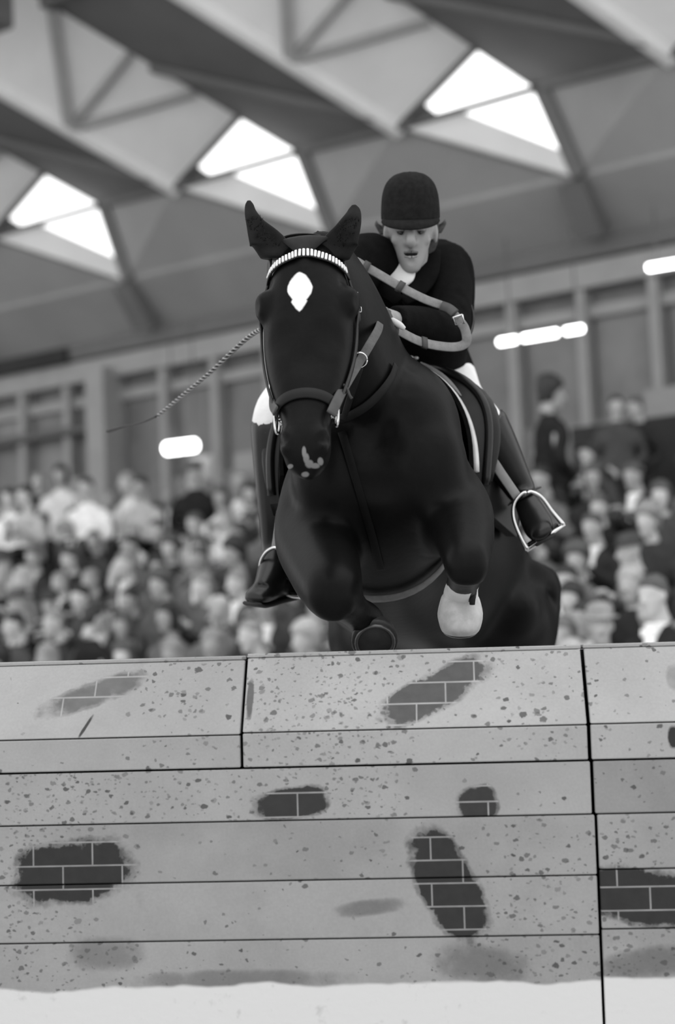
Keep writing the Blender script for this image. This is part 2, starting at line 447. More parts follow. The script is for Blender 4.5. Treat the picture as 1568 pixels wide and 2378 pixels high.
# ------------------------------------------------------------------ the jump: a wall of painted wooden blocks
WX = V((math.cos(R(4)), -math.sin(R(4)), -.018)).normalized()
WZ = (ZV - WX*ZV.dot(WX)).normalized(); WY = WZ.cross(WX)
WP = px(784, 1750, 4.05)
WMAT = Matrix(((WX.x, WY.x, WZ.x, WP.x), (WX.y, WY.y, WZ.y, WP.y), (WX.z, WY.z, WZ.z, WP.z), (0, 0, 0, 1)))
def wl(x, y):
    d = px(x, y, 1) - V((0, 0, CAM_H)); o = V((0, 0, CAM_H))
    t = (WP-o).dot(WY)/d.dot(WY); q = o+d*t-WP
    return q.dot(WX), q.dot(WZ)
S = 1/ (FPX/4.05)
def wall_mat(name, g, patches=(), speck=.5, seed=0.0, white=None, cloud=.10, dense=()):
    m, b, n = newmat(name)
    co = n.obj(); sp = n.new('ShaderNodeSeparateXYZ'); n.l.new(co, sp.inputs[0]); X, Z = sp.outputs[0], sp.outputs[2]
    off = n.new('ShaderNodeVectorMath', operation='ADD'); n.l.new(co, off.inputs[0]); off.inputs[1].default_value = (seed, seed*.7, seed*1.3); cs = off.outputs[0]
    L = lin(g)
    big = n.noise(cs, 3.2, 4, .6); col = n.mix(n.step(big, .3, .72), L*(1+cloud*.6), L*(1-cloud))
    # rubbed darker clouds
    cl = n.step(n.noise(cs, 5.5, 5, .65), .60, .78); col = n.mix(n.math('MULTIPLY', cl, .30), col, L*.5)
    fine = n.noise(cs, 160, 2); col = n.math('MULTIPLY', col, n.mix(fine, .90, 1.10))
    # mud splashes: round drops of many sizes, thick in some places and sparse in others
    dens = n.math('MULTIPLY', n.step(n.noise(cs, 2.2, 2), .35, .70), .11)
    for dx_, dw_, dk_ in dense:
        g_ = n.math('ABSOLUTE', n.math('DIVIDE', n.math('SUBTRACT', X, wl(dx_, 1700)[0]), dw_*S)); dens = n.math('ADD', dens, n.math('MULTIPLY', n.math('SUBTRACT', 1.0, n.step(g_, .35, 1.15)), dk_))
    wob = n.new('ShaderNodeVectorMath', operation='ADD'); n.l.new(cs, wob.inputs[0])
    sc_ = n.new('ShaderNodeVectorMath', operation='SCALE'); nt_ = n.new('ShaderNodeTexNoise'); n.l.new(cs, nt_.inputs['Vector']); nt_.inputs['Scale'].default_value = 90; n.l.new(nt_.outputs[1], sc_.inputs[0]); sc_.inputs['Scale'].default_value = .012
    n.l.new(sc_.outputs[0], wob.inputs[1])
    for sc, rmax, st in ((40, .34, .9), (62, .42, .85), (105, .46, .65)):
        mp = n.new('ShaderNodeMapping'); n.l.new(wob.outputs[0], mp.inputs[0]); mp.inputs['Rotation'].default_value = (0, .5, 0); mp.inputs['Scale'].default_value = (.8, 0, 1.15)
        vo = n.new('ShaderNodeTexVoronoi'); n.l.new(mp.outputs[0], vo.inputs['Vector']); vo.inputs['Scale'].default_value = sc
        sc3 = n.new('ShaderNodeSeparateColor'); n.l.new(vo.outputs['Color'], sc3.inputs[0])
        rad = n.math('MULTIPLY', n.math('ADD', n.math('MULTIPLY', sc3.outputs[0], .8), .25), rmax)
        k = n.step(n.math('DIVIDE', vo.outputs['Distance'], rad), 1.0, .72)
        keep = n.math('LESS_THAN', sc3.outputs[1], n.math('MULTIPLY', dens, speck))
        k = n.math('MULTIPLY', n.math('MULTIPLY', k, keep), n.math('MULTIPLY', n.math('ADD', n.math('MULTIPLY', sc3.outputs[2], .6), .4), st))
        col = n.mix(k, col, L*.17)
    for (cx, cy, hl, hw, rot, lev, soft, bw, bh, lx, ly) in patches:
        pxx, pzz = wl(cx, cy); a = R(rot); ca, sa = math.cos(a), math.sin(a)
        dx = n.math('SUBTRACT', X, pxx); dz = n.math('SUBTRACT', Z, pzz)
        ea = n.math('DIVIDE', n.math('ADD', n.math('MULTIPLY', dx, ca), n.math('MULTIPLY', dz, sa)), hl*S)
        eb = n.math('DIVIDE', n.math('SUBTRACT', n.math('MULTIPLY', dz, ca), n.math('MULTIPLY', dx, sa)), hw*S)
        e = n.math('ADD', n.math('POWER', n.math('ABSOLUTE', ea), 2.6), n.math('POWER', n.math('ABSOLUTE', eb), 2.6))
        w1 = n.noise(cs, 16, 3, .55); e = n.math('ADD', e, n.math('ADD', n.math('MULTIPLY', n.math('SUBTRACT', w1, .5), 1.5), n.math('MULTIPLY', n.math('SUBTRACT', n.noise(cs, 70, 4, .7), .5), .7)))
        w2 = n.noise(cs, 6, 1); sf = n.math('MULTIPLY', n.math('SUBTRACT', w2, .5), 1.1); e = n.math('ADD', e, sf)
        core = n.math('SUBTRACT', 1.0, n.step(e, .86-soft, .92+soft)); fr = n.math('SUBTRACT', 1.0, n.step(e, .9, 1.45))
        msk = n.math('MAXIMUM', core, n.math('MULTIPLY', fr, n.mix(n.step(n.noise(cs, 28, 3), .3, .7), .25, .75)))
        if soft >= .5: msk = n.math('MULTIPLY', n.math('SUBTRACT', 1.0, n.step(e, .1, 1.5)), .6)
        D = lin(lev)
        col = n.mix(msk, col, n.math('MULTIPLY', n.mix(n.noise(cs, 40, 3), .8, 1.25), D))
        if bw:
            fx, fz = wl(lx, ly); W_, H_ = bw*S, bh*S
            cb = n.new('ShaderNodeCombineXYZ')
            n.put(cb.inputs[0], n.math('ADD', X, -fx - .5*W_ + 20*W_)); n.put(cb.inputs[1], n.math('ADD', Z, -fz + 20*H_))
            br = n.new('ShaderNodeTexBrick'); n.l.new(cb.outputs[0], br.inputs['Vector'])
            br.inputs['Scale'].default_value = 1; br.inputs['Mortar Size'].default_value = .0022; br.inputs['Mortar Smooth'].default_value = .25
            br.inputs['Brick Width'].default_value = W_; br.inputs['Row Height'].default_value = H_
            lm = n.math('MULTIPLY', br.outputs['Fac'], n.math('SUBTRACT', 1.0, n.step(e, .95, 1.3)))
            lm = n.math('MULTIPLY', lm, n.mix(n.noise(cs, 22, 2), .45, 1.1), clamp=True)
            col = n.mix(n.math('MULTIPLY', lm, .85), col, L*1.15)
    if white is not None:
        zz = wl(784, white)[1]
        ed = n.math('ADD', Z, n.math('MULTIPLY', n.math('SUBTRACT', n.noise(cs, 4.5, 3), .5), .055))
        col = n.mix(n.step(ed, zz+.006, zz-.004), col, n.mix(n.step(n.noise(cs, 30, 4), .62, .8), lin(200), lin(182)))
    n.put(b.inputs['Base Color'], n.grey(col)); b.inputs['Roughness'].default_value = .75; b.inputs['Specular IOR Level'].default_value = .2
    bp = n.new('ShaderNodeBump'); bp.inputs['Strength'].default_value = .25; bp.inputs['Distance'].default_value = .003
    n.put(bp.inputs['Height'], n.noise(cs, 60, 4)); n.l.new(bp.outputs[0], b.inputs['Normal'])
    return m
m_core = mat('block_core_dark', 40, .9, .1)
DEP = .42
def prism(bm, sec, x0, x1):
    """section (y, z) swept along x, in wall coordinates"""
    a = [bm.verts.new((x0, y, z)) for y, z in sec]; b = [bm.verts.new((x1, y, z)) for y, z in sec]; k = len(sec)
    bm.faces.new(a); bm.faces.new(b[::-1])
    for i in range(k): bm.faces.new((a[i], a[(i+1) % k], b[(i+1) % k], b[i]))
    bmesh.ops.bevel(bm, geom=list(bm.edges), offset=.0022, segments=1, affect='EDGES')
def block(name, label, x0, x1, zb):
    e = empty(name); e.matrix_world = WMAT @ Matrix.Translation(((x0+x1)/2, DEP/2, zb)); tag(e, label, 'wall block', 'painted blocks of the jump wall')
    e.rotation_mode = 'QUATERNION'; l, r, s = e.matrix_world.decompose(); e.location = l; e.rotation_quaternion = r
    e['o'] = ((x0+x1)/2, DEP/2, zb); return e
def wpart(name, sec, x0, x1, m, e):
    q = bmesh.new(); prism(q, sec, x0, x1); o = done(name, q, m, None, smooth=False)
    o.parent = e; o.location = [-c for c in e['o']]; return o
za, zc, zd, ze, zf, zg = [wl(784, y)[1] for y in (1536, 1697, 1780, 1903, 2043, 2180)]
zh = -1.45 + (0 - 0); zground = -WP.z-.03
SL = .13   # how far the coping face leans back
def coping(label, xa, xb, patches, seed, g, dz=0, dense=()):
    x0, x1 = wl(xa, 1760)[0], wl(xb, 1760)[0]
    e = block('coping_block', label, x0, x1, zd)
    ms = wall_mat('coping_paint_%d' % seed, g, patches, 1.0, seed, dense=dense); mf = ms
    t = .022; ztop = za+.014+dz
    wpart('slope_board', [(0, zc+.0015+dz), (SL, ztop), (SL+t, ztop), (t*1.4, zc+.0015+dz)], x0, x1, ms, e)
    wpart('front_board', [(0, zd+.003), (0, zc-.0015+dz), (t, zc-.0015+dz), (t, zd+.003)], x0, x1, mf, e)
    wpart('top_board', [(SL+.002, ztop+.001), (SL+.002, ztop+.011), (DEP-SL, ztop+.011), (DEP-SL, ztop+.001)], x0-.002, x1+.002, mf, e)
    wpart('slope_board', [(DEP, zc), (DEP-SL, ztop), (DEP-SL-t, ztop), (DEP-t*1.4, zc)], x0, x1, ms, e)
    wpart('core', [(t+.004, zd+.004), (t+.004, zc), (SL+t+.004, ztop-.004), (DEP-SL-t-.004, ztop-.004), (DEP-t-.004, zc), (DEP-t-.004, zd+.004)], x0+.006, x1-.006, m_core, e)
def straight(label, xa, xb, zs, mats, ybot):
    x0, x1 = wl(xa, ybot)[0], wl(xb, ybot)[0]
    e = block('wall_block', label, x0, x1, zs[-1])
    for i in range(len(zs)-1):
        wpart('plank', [(0, zs[i+1]+.0016), (0, zs[i]-.0016), (.024, zs[i]-.0016), (.024, zs[i+1]+.0016)], x0, x1, mats[i], e)
        wpart('plank', [(DEP, zs[i+1]+.0016), (DEP, zs[i]-.0016), (DEP-.024, zs[i]-.0016), (DEP-.024, zs[i+1]+.0016)], x0, x1, mats[i], e)
    wpart('core', [(.028, zs[-1]+.003), (.028, zs[0]-.003), (DEP-.028, zs[0]-.003), (DEP-.028, zs[-1]+.003)], x0+.004, x1-.004, m_core, e)
coping('sloping grey coping block at left with a faded brick patch', -900, 558,
       [(205, 1612, 128, 30, 18, 98, .35, 150, 46, 205, 1620), (195, 1688, 30, 4, 62, 60, .3, 0, 0, 0, 0)], 1, 150, -.004, [(430, 160, .12)])
coping('sloping grey coping block under the horse with a dark painted brick patch', 565, 1366,
       [(1012, 1606, 138, 45, 27, 78, .14, 137, 48, 1035, 1633), (574, 1625, 8, 45, 0, 90, .3, 0, 0, 0, 0)], 2, 155, .0, [(730, 230, .75), (1250, 150, .12)])
coping('sloping grey coping block cut off by the right edge', 1375, 2350,
       [(1566, 1712, 14, 26, 0, 48, .15, 0, 0, 0, 0), (1575, 1575, 18, 30, 0, 130, .3, 0, 0, 0, 0)], 3, 154, .001)
m2 = wall_mat('course_paint_left', 148, [(676, 1864, 88, 34, 6, 50, .16, 190, 55, 692, 1897), (1110, 1866, 46, 40, 10, 52, .22, 150, 36, 1135, 1898)], 1.0, 4, dense=[(60, 330, .8), (560, 260, .3), (850, 120, .2)])
straight('long grey wall block with two small painted brick patches', -900, 1373, [zd, ze], [m2], 1840)
m2b = wall_mat('course_paint_right', 128, (), .7, 5, cloud=.2)
straight('grey wall block at right between coping and brick panel', 1381, 2350, [zd, ze], [m2b], 1840)
pt = [(165, 2024, 138, 72, 6, 46, .14, 140, 54, 215, 2010), (1038, 2050, 132, 62, -62, 46, .14, 145, 52.5, 1001, 1998), (855, 2108, 80, 18, 6, 70, .6, 0, 0, 0, 0), (1120, 2238, 110, 45, -8, 72, .6, 0, 0, 0, 0), (250, 2215, 90, 40, 0, 85, .6, 0, 0, 0, 0), (560, 2275, 260, 22, 0, 85, .6, 0, 0, 0, 0)]
m3 = [wall_mat('panel_paint_left_%d' % i, 140, pt, .8, 6+i*.37, 2288, .16, [(90, 160, .3), (1250, 160, .25)]) for i in range(3)]
straight('tall planked grey panel with two painted brick patches and white base', -900, 1387, [ze, zf, zg, zground], m3, 2050)
pt = [(1490, 2082, 130, 62, -12, 46, .15, 147, 53, 1434, 2060), (1500, 2235, 110, 36, 8, 70, .6, 0, 0, 0, 0)]
m3 = [wall_mat('panel_paint_right_%d' % i, 144, pt, .8, 9+i*.37, 2280, .16, [(1470, 100, .25)]) for i in range(3)]
straight('planked grey panel with brick patch and white base at the right edge', 1394, 2350, [ze, zf+.012, zg+.012, zground], m3, 2050)

# ------------------------------------------------------------------ spectators
def join_bm(fn, voxel, smooth=2):
    q = bmesh.new(); fn(q); return remesh(q, voxel, smooth)
I4 = Matrix.Identity(4)
def spectator_meshes(kind):
    """kind: 0 hands on lap, 1 hands raised to chest, 2 standing with hands at the front"""
    st = kind == 2
    hz = 1.56 if st else 1.20; hip = .92 if st else .50
    lean = .02 if kind != 1 else .08
    HMx = Matrix.Translation((0, lean+.03, hz)) @ Matrix.Rotation(R(-6), 4, 'X')
    sh = hz-.27
    if kind == 0: el, ha = (.27, .06, sh-.30), (.10, .33, sh-.36)
    elif kind == 1: el, ha = (.28, .12, sh-.26), (.05, .33, sh-.06)
    else: el, ha = (.28, -.01, sh-.30), (.12, .18, sh-.46)
    kn = [(.12, .44, .50), (.12, .40, .08)] if not st else [(.11, .03, .5), (.11, 0, .08)]
    def body(q):
        add_head(q, HMx)
        loft(q, [(V((0, 0, hip-.05)), V((1, 0, 0)), V((0, 1, 0)), .13, .09, .09, 2.2), (V((0, lean*.5, (hip+sh)/2)), V((1, 0, 0)), V((0, 1, 0)), .12, .08, .08, 2.2), (V((0, lean, sh)), V((1, 0, 0)), V((0, 1, 0)), .14, .08, .08, 2.2), (V((0, lean, sh+.09)), V((1, 0, 0)), V((0, 1, 0)), .05, .05, .05, 2)], 3, 14)
        for s in (-1, 1):
            limb(q, [(V((s*.15, lean, sh)), .04), (V((s*el[0], el[1], el[2])), .035), (V((s*ha[0], ha[1], ha[2])), .028)], 4, 8)
            d = (V((s*ha[0], ha[1], ha[2]))-V((s*el[0], el[1], el[2]))).normalized()
            X = d.cross(ZV).normalized(); Z = X.cross(d)
            Mh = Matrix(((X.x, d.x, Z.x, s*ha[0]), (X.y, d.y, Z.y, ha[1]), (X.z, d.z, Z.z, ha[2]), (0, 0, 0, 1)))
            add_hand(q, Mh, -s, .45)
            limb(q, [(V((s*.09, 0, hip)), .07), (V((s*kn[0][0], kn[0][1], kn[0][2])), .05), (V((s*kn[1][0], kn[1][1], kn[1][2])), .04), (V((s*.12, kn[1][1]+.14, .05)), .035)], 4, 10)
    def coat(q):
        X, Y = V((1, 0, 0)), V((0, 1, 0))
        loft(q, [(V((0, .02, hip-(.16 if st else .06))), X, Y, .19, .14, .15, 2.3), (V((0, lean*.3, hip+.15)), X, Y, .175, .13, .13, 2.3), (V((0, lean*.7, sh-.16)), X, Y, .20, .13, .13, 2.3), (V((0, lean, sh-.02)), X, Y, .205, .105, .12, 2.3), (V((0, lean, sh+.06)), X, Y, .12, .075, .09, 2), (V((0, lean, sh+.10)), X, Y, .07, .06, .075, 2)], 4, 22)
        for s in (-1, 1):
            limb(q, [(V((s*.165, lean, sh-.005)), .068), (V((s*.235, lean+.02, sh-.12)), .062), (V((s*el[0], el[1], el[2])), .055), (V((s*ha[0], ha[1], ha[2]))*.92+V((s*el[0], el[1], el[2]))*.08, .042)], 4, 12)
    def legs(q):
        for s in (-1, 1):
            limb(q, [(V((s*.08, -.02, hip)), .095), (V((s*kn[0][0], kn[0][1], kn[0][2])), .072), (V((s*kn[1][0], kn[1][1], kn[1][2]+.02)), .06)], 5, 12)
    b = join_bm(body, .0125, 1); c = join_bm(coat, .022, 3); l = join_bm(legs, .025, 2)
    X, Y = V((1, 0, 0)), V((0, 1, 0)); R3 = HMx.to_3x3()
    def hair(style):
        q = bmesh.new(); M = HMx
        hx, hy = R3 @ X, R3 @ Y
        if style == 'short':
            loft(q, [(M @ V((0, -.045, -.05)), hx, hy, .050, .03, .04, 2), (M @ V((0, -.03, .0)), hx, hy, .074, .05, .07, 2.2), (M @ V((0, -.012, .055)), hx, hy, .081, .09, .088, 2.2), (M @ V((0, -.01, .10)), hx, hy, .067, .082, .08, 2.2), (M @ V((0, -.012, .130)), hx, hy, .03, .04, .04, 2)], 4, 18)
        elif style == 'bob':
            loft(q, [(M @ V((0, -.035, -.12)), hx, hy, .085, .045, .06, 2.3), (M @ V((0, -.03, -.05)), hx, hy, .098, .06, .075, 2.3), (M @ V((0, -.02, .03)), hx, hy, .096, .075, .09, 2.2), (M @ V((0, -.012, .075)), hx, hy, .090, .098, .10, 2.2), (M @ V((0, -.012, .125)), hx, hy, .062, .07, .08, 2), (M @ V((0, -.015, .148)), hx, hy, .02, .025, .03, 2)], 4, 18)
        elif style == 'bouffant':
            loft(q, [(M @ V((0, -.05, -.07)), hx, hy, .075, .05, .06, 2), (M @ V((0, -.035, .02)), hx, hy, .105, .08, .10, 2.1), (M @ V((0, -.02, .09)), hx, hy, .112, .115, .12, 2.1), (M @ V((0, -.025, .15)), hx, hy, .085, .085, .10, 2), (M @ V((0, -.03, .182)), hx, hy, .03, .03, .04, 2)], 4, 18)
        elif style == 'hat':
            loft(q, [(M @ V((0, -.0, .055)), hx, hy, .115, .135, .125, 2), (M @ V((0, -.0, .066)), hx, hy, .118, .138, .128, 2), (M @ V((0, -.005, .070)), hx, hy, .088, .104, .100, 2), (M @ V((0, -.01, .12)), hx, hy, .085, .098, .098, 2.2), (M @ V((0, -.01, .150)), hx, hy, .06, .075, .075, 2.2), (M @ V((0, -.01, .156)), hx, hy, .02, .02, .02, 2)], 4, 18)
        elif style == 'scarf':
            loft(q, [(M @ V((0, .0, -.125)), hx, hy, .06, .05, .075, 2.2), (M @ V((0, -.025, -.06)), hx, hy, .088, .06, .08, 2.2), (M @ V((0, -.02, .02)), hx, hy, .092, .072, .09, 2.2), (M @ V((0, -.012, .07)), hx, hy, .088, .094, .098, 2.2), (M @ V((0, -.015, .12)), hx, hy, .06, .07, .08, 2), (M @ V((0, -.02, .140)), hx, hy, .02, .02, .02, 2)], 4, 18)
        bmesh.ops.recalc_face_normals(q, faces=q.faces)
        me = bpy.data.meshes.new('hair'); q.to_mesh(me); q.free(); me.polygons.foreach_set('use_smooth', [True]*len(me.polygons)); return me
    q = bmesh.new()   # shirt front with collar
    loft(q, [(V((0, lean+.085, sh-.15)), X, Y, .02, .06, .04, 2), (V((0, lean+.07, sh-.06)), X, Y, .05, .06, .05, 2.2), (V((0, lean+.035, sh+.05)), X, Y, .062, .068, .06, 2.2), (V((0, lean+.02, sh+.115)), X, Y, .066, .066, .066, 2.2)], 3, 14)
    bmesh.ops.recalc_face_normals(q, faces=q.faces)
    sme = bpy.data.meshes.new('shirt'); q.to_mesh(sme); q.free(); sme.polygons.foreach_set('use_smooth', [True]*len(sme.polygons))
    out = dict(body=b, coat=c, trousers=l, shirt=sme)
    for s_ in ('short', 'bob', 'bouffant', 'hat', 'scarf'): out[s_] = hair(s_)
    for me in out.values(): me.materials.append(None)
    return out
SPM = [spectator_meshes(k) for k in range(3)]
SKIN = [mat('skin_tone_%d' % g, g, .6, .25, .08, 12) for g in (164, 176, 186, 198)]
CLOTH = {n: [mat('cloth_%s_%d' % (n, g), g, .9, .1, .2, 14) for g in gs] for n, gs in dict(dark=(40, 50, 60, 72), grey=(78, 94, 110), pale=(150, 178), white=(225, 240)).items()}
HAIR = dict(dark=mat('hair_dark', 50, .5, .3, .3, 30), brown=mat('hair_brown', 82, .5, .3, .3, 30), fair=mat('hair_fair', 140, .5, .3, .25, 30), grey=mat('hair_grey', 175, .6, .2, .2, 30))
rnd = random.Random(11)
def person(kind, loc, face, coat, style, hairc, label, group=None, skin=None, shirt=False, s=1.0):
    M = SPM[kind]; e = empty('person', loc); e.rotation_euler = (0, 0, face); e.scale = (s, s, s); tag(e, label, 'person', group)
    for nm, me, ma in (('body', M['body'], skin or rnd.choice(SKIN)), ('coat', M['coat'], coat), ('trousers', M['trousers'], rnd.choice(CLOTH['dark'])),
                       (('hat' if style == 'hat' else 'headscarf' if style == 'scarf' else 'hair'), M[style], hairc)) + ((('shirt', M['shirt'], rnd.choice(CLOTH['white'])),) if shirt else ()):
        o = bpy.data.objects.new(nm, me); COL.objects.link(o); o.parent = e
        o.material_slots[0].link = 'OBJECT'; o.material_slots[0].material = ma
    return e
FACE = math.atan2(-HW.y, -HW.x) - math.pi/2     # local +y towards the arena
STY = {'short': 'short hair', 'bob': 'chin-length hair', 'bouffant': 'full bouffant hair', 'hat': 'a brimmed hat', 'scarf': 'a headscarf'}
SIDE = lambda x: 'left of the horse' if x < 900 else 'right of the horse'
ORD = ['', 'first', 'second', 'third', 'fourth', 'fifth', 'sixth', 'seventh', 'eighth', 'ninth', 'tenth', 'eleventh', 'twelfth', 'thirteenth', 'fourteenth', 'fifteenth', 'sixteenth', 'seventeenth', 'eighteenth', 'nineteenth', 'twentieth', 'twenty-first', 'twenty-second', 'twenty-third', 'twenty-fourth', 'twenty-fifth', 'twenty-sixth', 'twenty-seventh', 'twenty-eighth']
def crowd():
    cnt = {}
    for (i, w, fl) in ROWS:
        u = -25.5 + rnd.random()*.4
        while u < -2.5:
            u += rnd.uniform(.42, .54)
            P = hall(u, w, fl); x, y, d = proj(P+ZV*1.2)
            if x < -260 or x > 1660 or y > 1600: continue
            if x > 1100 and y < 1068: continue
            if rnd.random() < .05: continue
            left = x < 900
            kind = rnd.choice((0, 0, 1)); cl = rnd.choices(('dark', 'grey', 'pale', 'white'), (6.5, 3.5, .8, .35) if left else (6.5, 3, .7, .2))[0]
            if left and i >= 8: cl = rnd.choices(('dark', 'grey', 'pale', 'white'), (5, 3, 1.4, 1.0))[0]
            if left and i >= 9 and rnd.random() < .35: kind = 2
            style = rnd.choices(('short', 'bob', 'bouffant', 'hat', 'scarf'), (5, 2.5, 2, .8, .6))[0]
            hk = rnd.choices(('dark', 'brown', 'fair', 'grey'), (4, 3, 2, 1))[0]
            hm = rnd.choice(CLOTH['grey']+CLOTH['dark']) if style == 'hat' else rnd.choice(CLOTH['pale']+CLOTH['grey']) if style == 'scarf' else HAIR[hk]
            cnt[(i, left)] = cnt.get((i, left), 0)+1
            hw_ = {'hat': 'brimmed hat', 'scarf': 'headscarf'}.get(style) or hk+' '+{'short': 'short', 'bob': 'bobbed', 'bouffant': 'bouffant'}[style]+' hair'
            lab = '%s spectator, %s coat, %s, %s from left, %s row up, %s stand' % ('standing' if kind == 2 else 'seated', cl, hw_, ORD[cnt[(i, left)]], ORD[i-1], 'left' if left else 'right')
            person(kind, P + HUV*rnd.uniform(-.04, .04)+HW*rnd.uniform(-.05, .05), FACE+rnd.uniform(-.45, .45) + (-.15 if not left else .1), rnd.choice(CLOTH[cl]), style, hm, lab,
                   'spectators in the %s stand' % ('left' if left else 'right'), shirt=(style in ('short', 'hat') and rnd.random() < .5), s=rnd.uniform(.95, 1.06))
crowd()
def at_head(x, y, d, kind): return px(x, y, d) - ZV*(1.56 if kind == 2 else 1.2)
# people who stand out
person(2, at_head(1272, 972, 16.6, 2), FACE+2.4, CLOTH['dark'][0], 'bouffant', HAIR['dark'], 'standing person with big dark hair turned away, beside the saddle flap', s=1.15)
person(2, at_head(1430, 945, 19.6, 2), FACE+.6, CLOTH['grey'][0], 'short', HAIR['dark'], 'standing person with dark hair above the parapet, left one of two')
person(2, at_head(1482, 948, 19.8, 2), FACE-.2, CLOTH['dark'][1], 'short', HAIR['brown'], 'standing person with brown hair above the parapet, right one of two')
bt = person(2, at_head(1530, 1385, 10.2, 2), FACE-.2, CLOTH['dark'][0], 'short', HAIR['brown'], 'big man in dark suit, white shirt and bow tie at lower right edge', skin=SKIN[2], shirt=True)
q = bmesh.new()
for s_ in (-1, 1): loft(q, [(V((s_*.003, .125, 1.345)), V((0, 1, 0)), V((0, 0, 1)), .008, .010, .010, 2), (V((s_*.05, .122, 1.345)), V((0, 1, 0)), V((0, 0, 1)), .010, .024, .024, 2.5)], 3, 10)
bmesh.ops.recalc_face_normals(q, faces=q.faces); me = bpy.data.meshes.new('bow_tie'); q.to_mesh(me); q.free(); me.materials.append(CLOTH['white'][1]); o = bpy.data.objects.new('bow_tie', me); COL.objects.link(o); o.parent = bt
person(2, at_head(1312, 1478, 11.2, 2), FACE+.3, CLOTH['grey'][1], 'scarf', CLOTH['grey'][2], 'person in grey coat and headscarf low at right, against the coping', skin=SKIN[0])
person(2, at_head(1395, 1455, 11.0, 2), FACE+.5, CLOTH['grey'][2], 'hat', CLOTH['pale'][0], 'person in pale cap and grey coat between headscarf and bow-tie man', skin=SKIN[1])
person(2, at_head(1335, 1395, 12.2, 2), FACE, CLOTH['dark'][1], 'bob', HAIR['dark'], 'woman with dark bob hair and white collar above the pale cap', skin=SKIN[2], shirt=True)
for k_, (x_, y_, w_) in enumerate(((28, 1158, 0), (72, 1154, 1), (205, 1134, 0), (332, 1132, 0))):
    person(w_, at_head(x_, y_, 20.2-.1*k_, 0), FACE+rnd.uniform(-.3, .3), CLOTH['pale' if k_ % 2 else 'white'][1], 'short', HAIR['dark'], '%s from left of the spectators in pale coats along the top left row' % ORD[k_+1].capitalize(), 'pale coats in the top left row')
person(2, at_head(205, 1440, 15.0, 2), FACE+2.9, CLOTH['dark'][0], 'short', HAIR['dark'], 'figure in black coat with back turned beside the handrail')

# ------------------------------------------------------------------ the horse
HY, HP = R(3), R(18)
HF = V((-math.sin(HY)*math.cos(HP), -math.cos(HY)*math.cos(HP), math.sin(HP)))
HL = V((math.cos(HY), -math.sin(HY), 0)); HU = HF.cross(HL).normalized()
HG = px(893, 1135, 5.0)
def H(a, b, c): return HG + HF*a + HL*b + HU*c
# trunk stations: a, lateral shift, vertical shift, half width, half height up, half height down
TR = [(.53, .00, -.02, .06, .07, .09), (.49, .005, -.02, .16, .15, .19), (.40, .0, -.01, .222, .24, .28), (.26, -.012, 0, .238, .285, .34), (.10, -.02, 0, .250, .325, .365), (-.10, -.015, 0, .262, .335, .37),
      (-.35, .045, 0, .325, .345, .36), (-.62, .11, .01, .32, .325, .32), (-.88, .175, .02, .295, .315, .29), (-1.08, .21, 0, .235, .26, .28), (-1.2, .225, -.04, .12, .15, .17)]
def trunk_at(a):
    t = sorted(TR, key=lambda r: r[0])
    xs = [r[0] for r in t]
    return [float(np.interp(a, xs, [r[i] for r in t])) for i in range(1, 6)]
def TS(a, th, off=0.0):
    """point on the trunk: th degrees from the spine, positive on the horse's left"""
    b, c, w, hu, hd = trunk_at(a); s, k = math.sin(R(th)), math.cos(R(th)); n = 2.15
    f = (abs(s)**n+abs(k)**n)**(-1/n); h = hu if k > 0 else hd
    p = H(a, b+w*f*s, c+h*f*k); nrm = (HL*(s/w)+HU*(k/h)).normalized()
    return p + nrm*off, nrm
m_horse, b, n = newmat('horse_coat_black')
co = n.obj(); sp = n.new('ShaderNodeSeparateXYZ'); n.l.new(co, sp.inputs[0])
f1 = n.noise(co, 5, 4, .6)
mp = n.new('ShaderNodeMapping'); n.l.new(co, mp.inputs[0]); mp.inputs['Scale'].default_value = (1, 1, .25)
f2 = n.noise(mp.outputs[0], 140, 2)
base = n.math('MULTIPLY', n.mix(n.step(f1, .3, .7), lin(8), lin(15)), n.mix(f2, .8, 1.2))
def near(cxyz, rx, ry, rz, soft, pw=2.0, wob=.0, wsc=30):
    """procedural patch around a point of the coat, in the coat's own coordinates"""
    acc = None
    d = n.new('ShaderNodeVectorMath', operation='SUBTRACT'); n.l.new(co, d.inputs[0]); d.inputs[1].default_value = cxyz
    s3 = n.new('ShaderNodeSeparateXYZ'); n.l.new(d.outputs[0], s3.inputs[0])
    for i, r in enumerate((rx, ry, rz)):
        k = n.math('POWER', n.math('ABSOLUTE', n.math('DIVIDE', s3.outputs[i], r)), pw); acc = k if acc is None else n.math('ADD', acc, k)
    if wob: acc = n.math('ADD', acc, n.math('MULTIPLY', n.math('SUBTRACT', n.noise(co, wsc, 3), .5), wob))
    return n.math('SUBTRACT', 1.0, n.step(acc, 1-soft, 1+soft))

# head frame
HO = px(707, 556, 4.30); HE = px(705, 1068, 4.03)
hA = (HE-HO).normalized(); HLEN = (HE-HO).length
hN = (V((-.10, -1, .0))); hN = (hN - hA*hN.dot(hA)).normalized()     # out of the face
hS = hN.cross(hA); hS = hS if hS.x > 0 else -hS
def HD(t, s, f): return HO + hA*(HLEN*t) + hS*s + hN*f
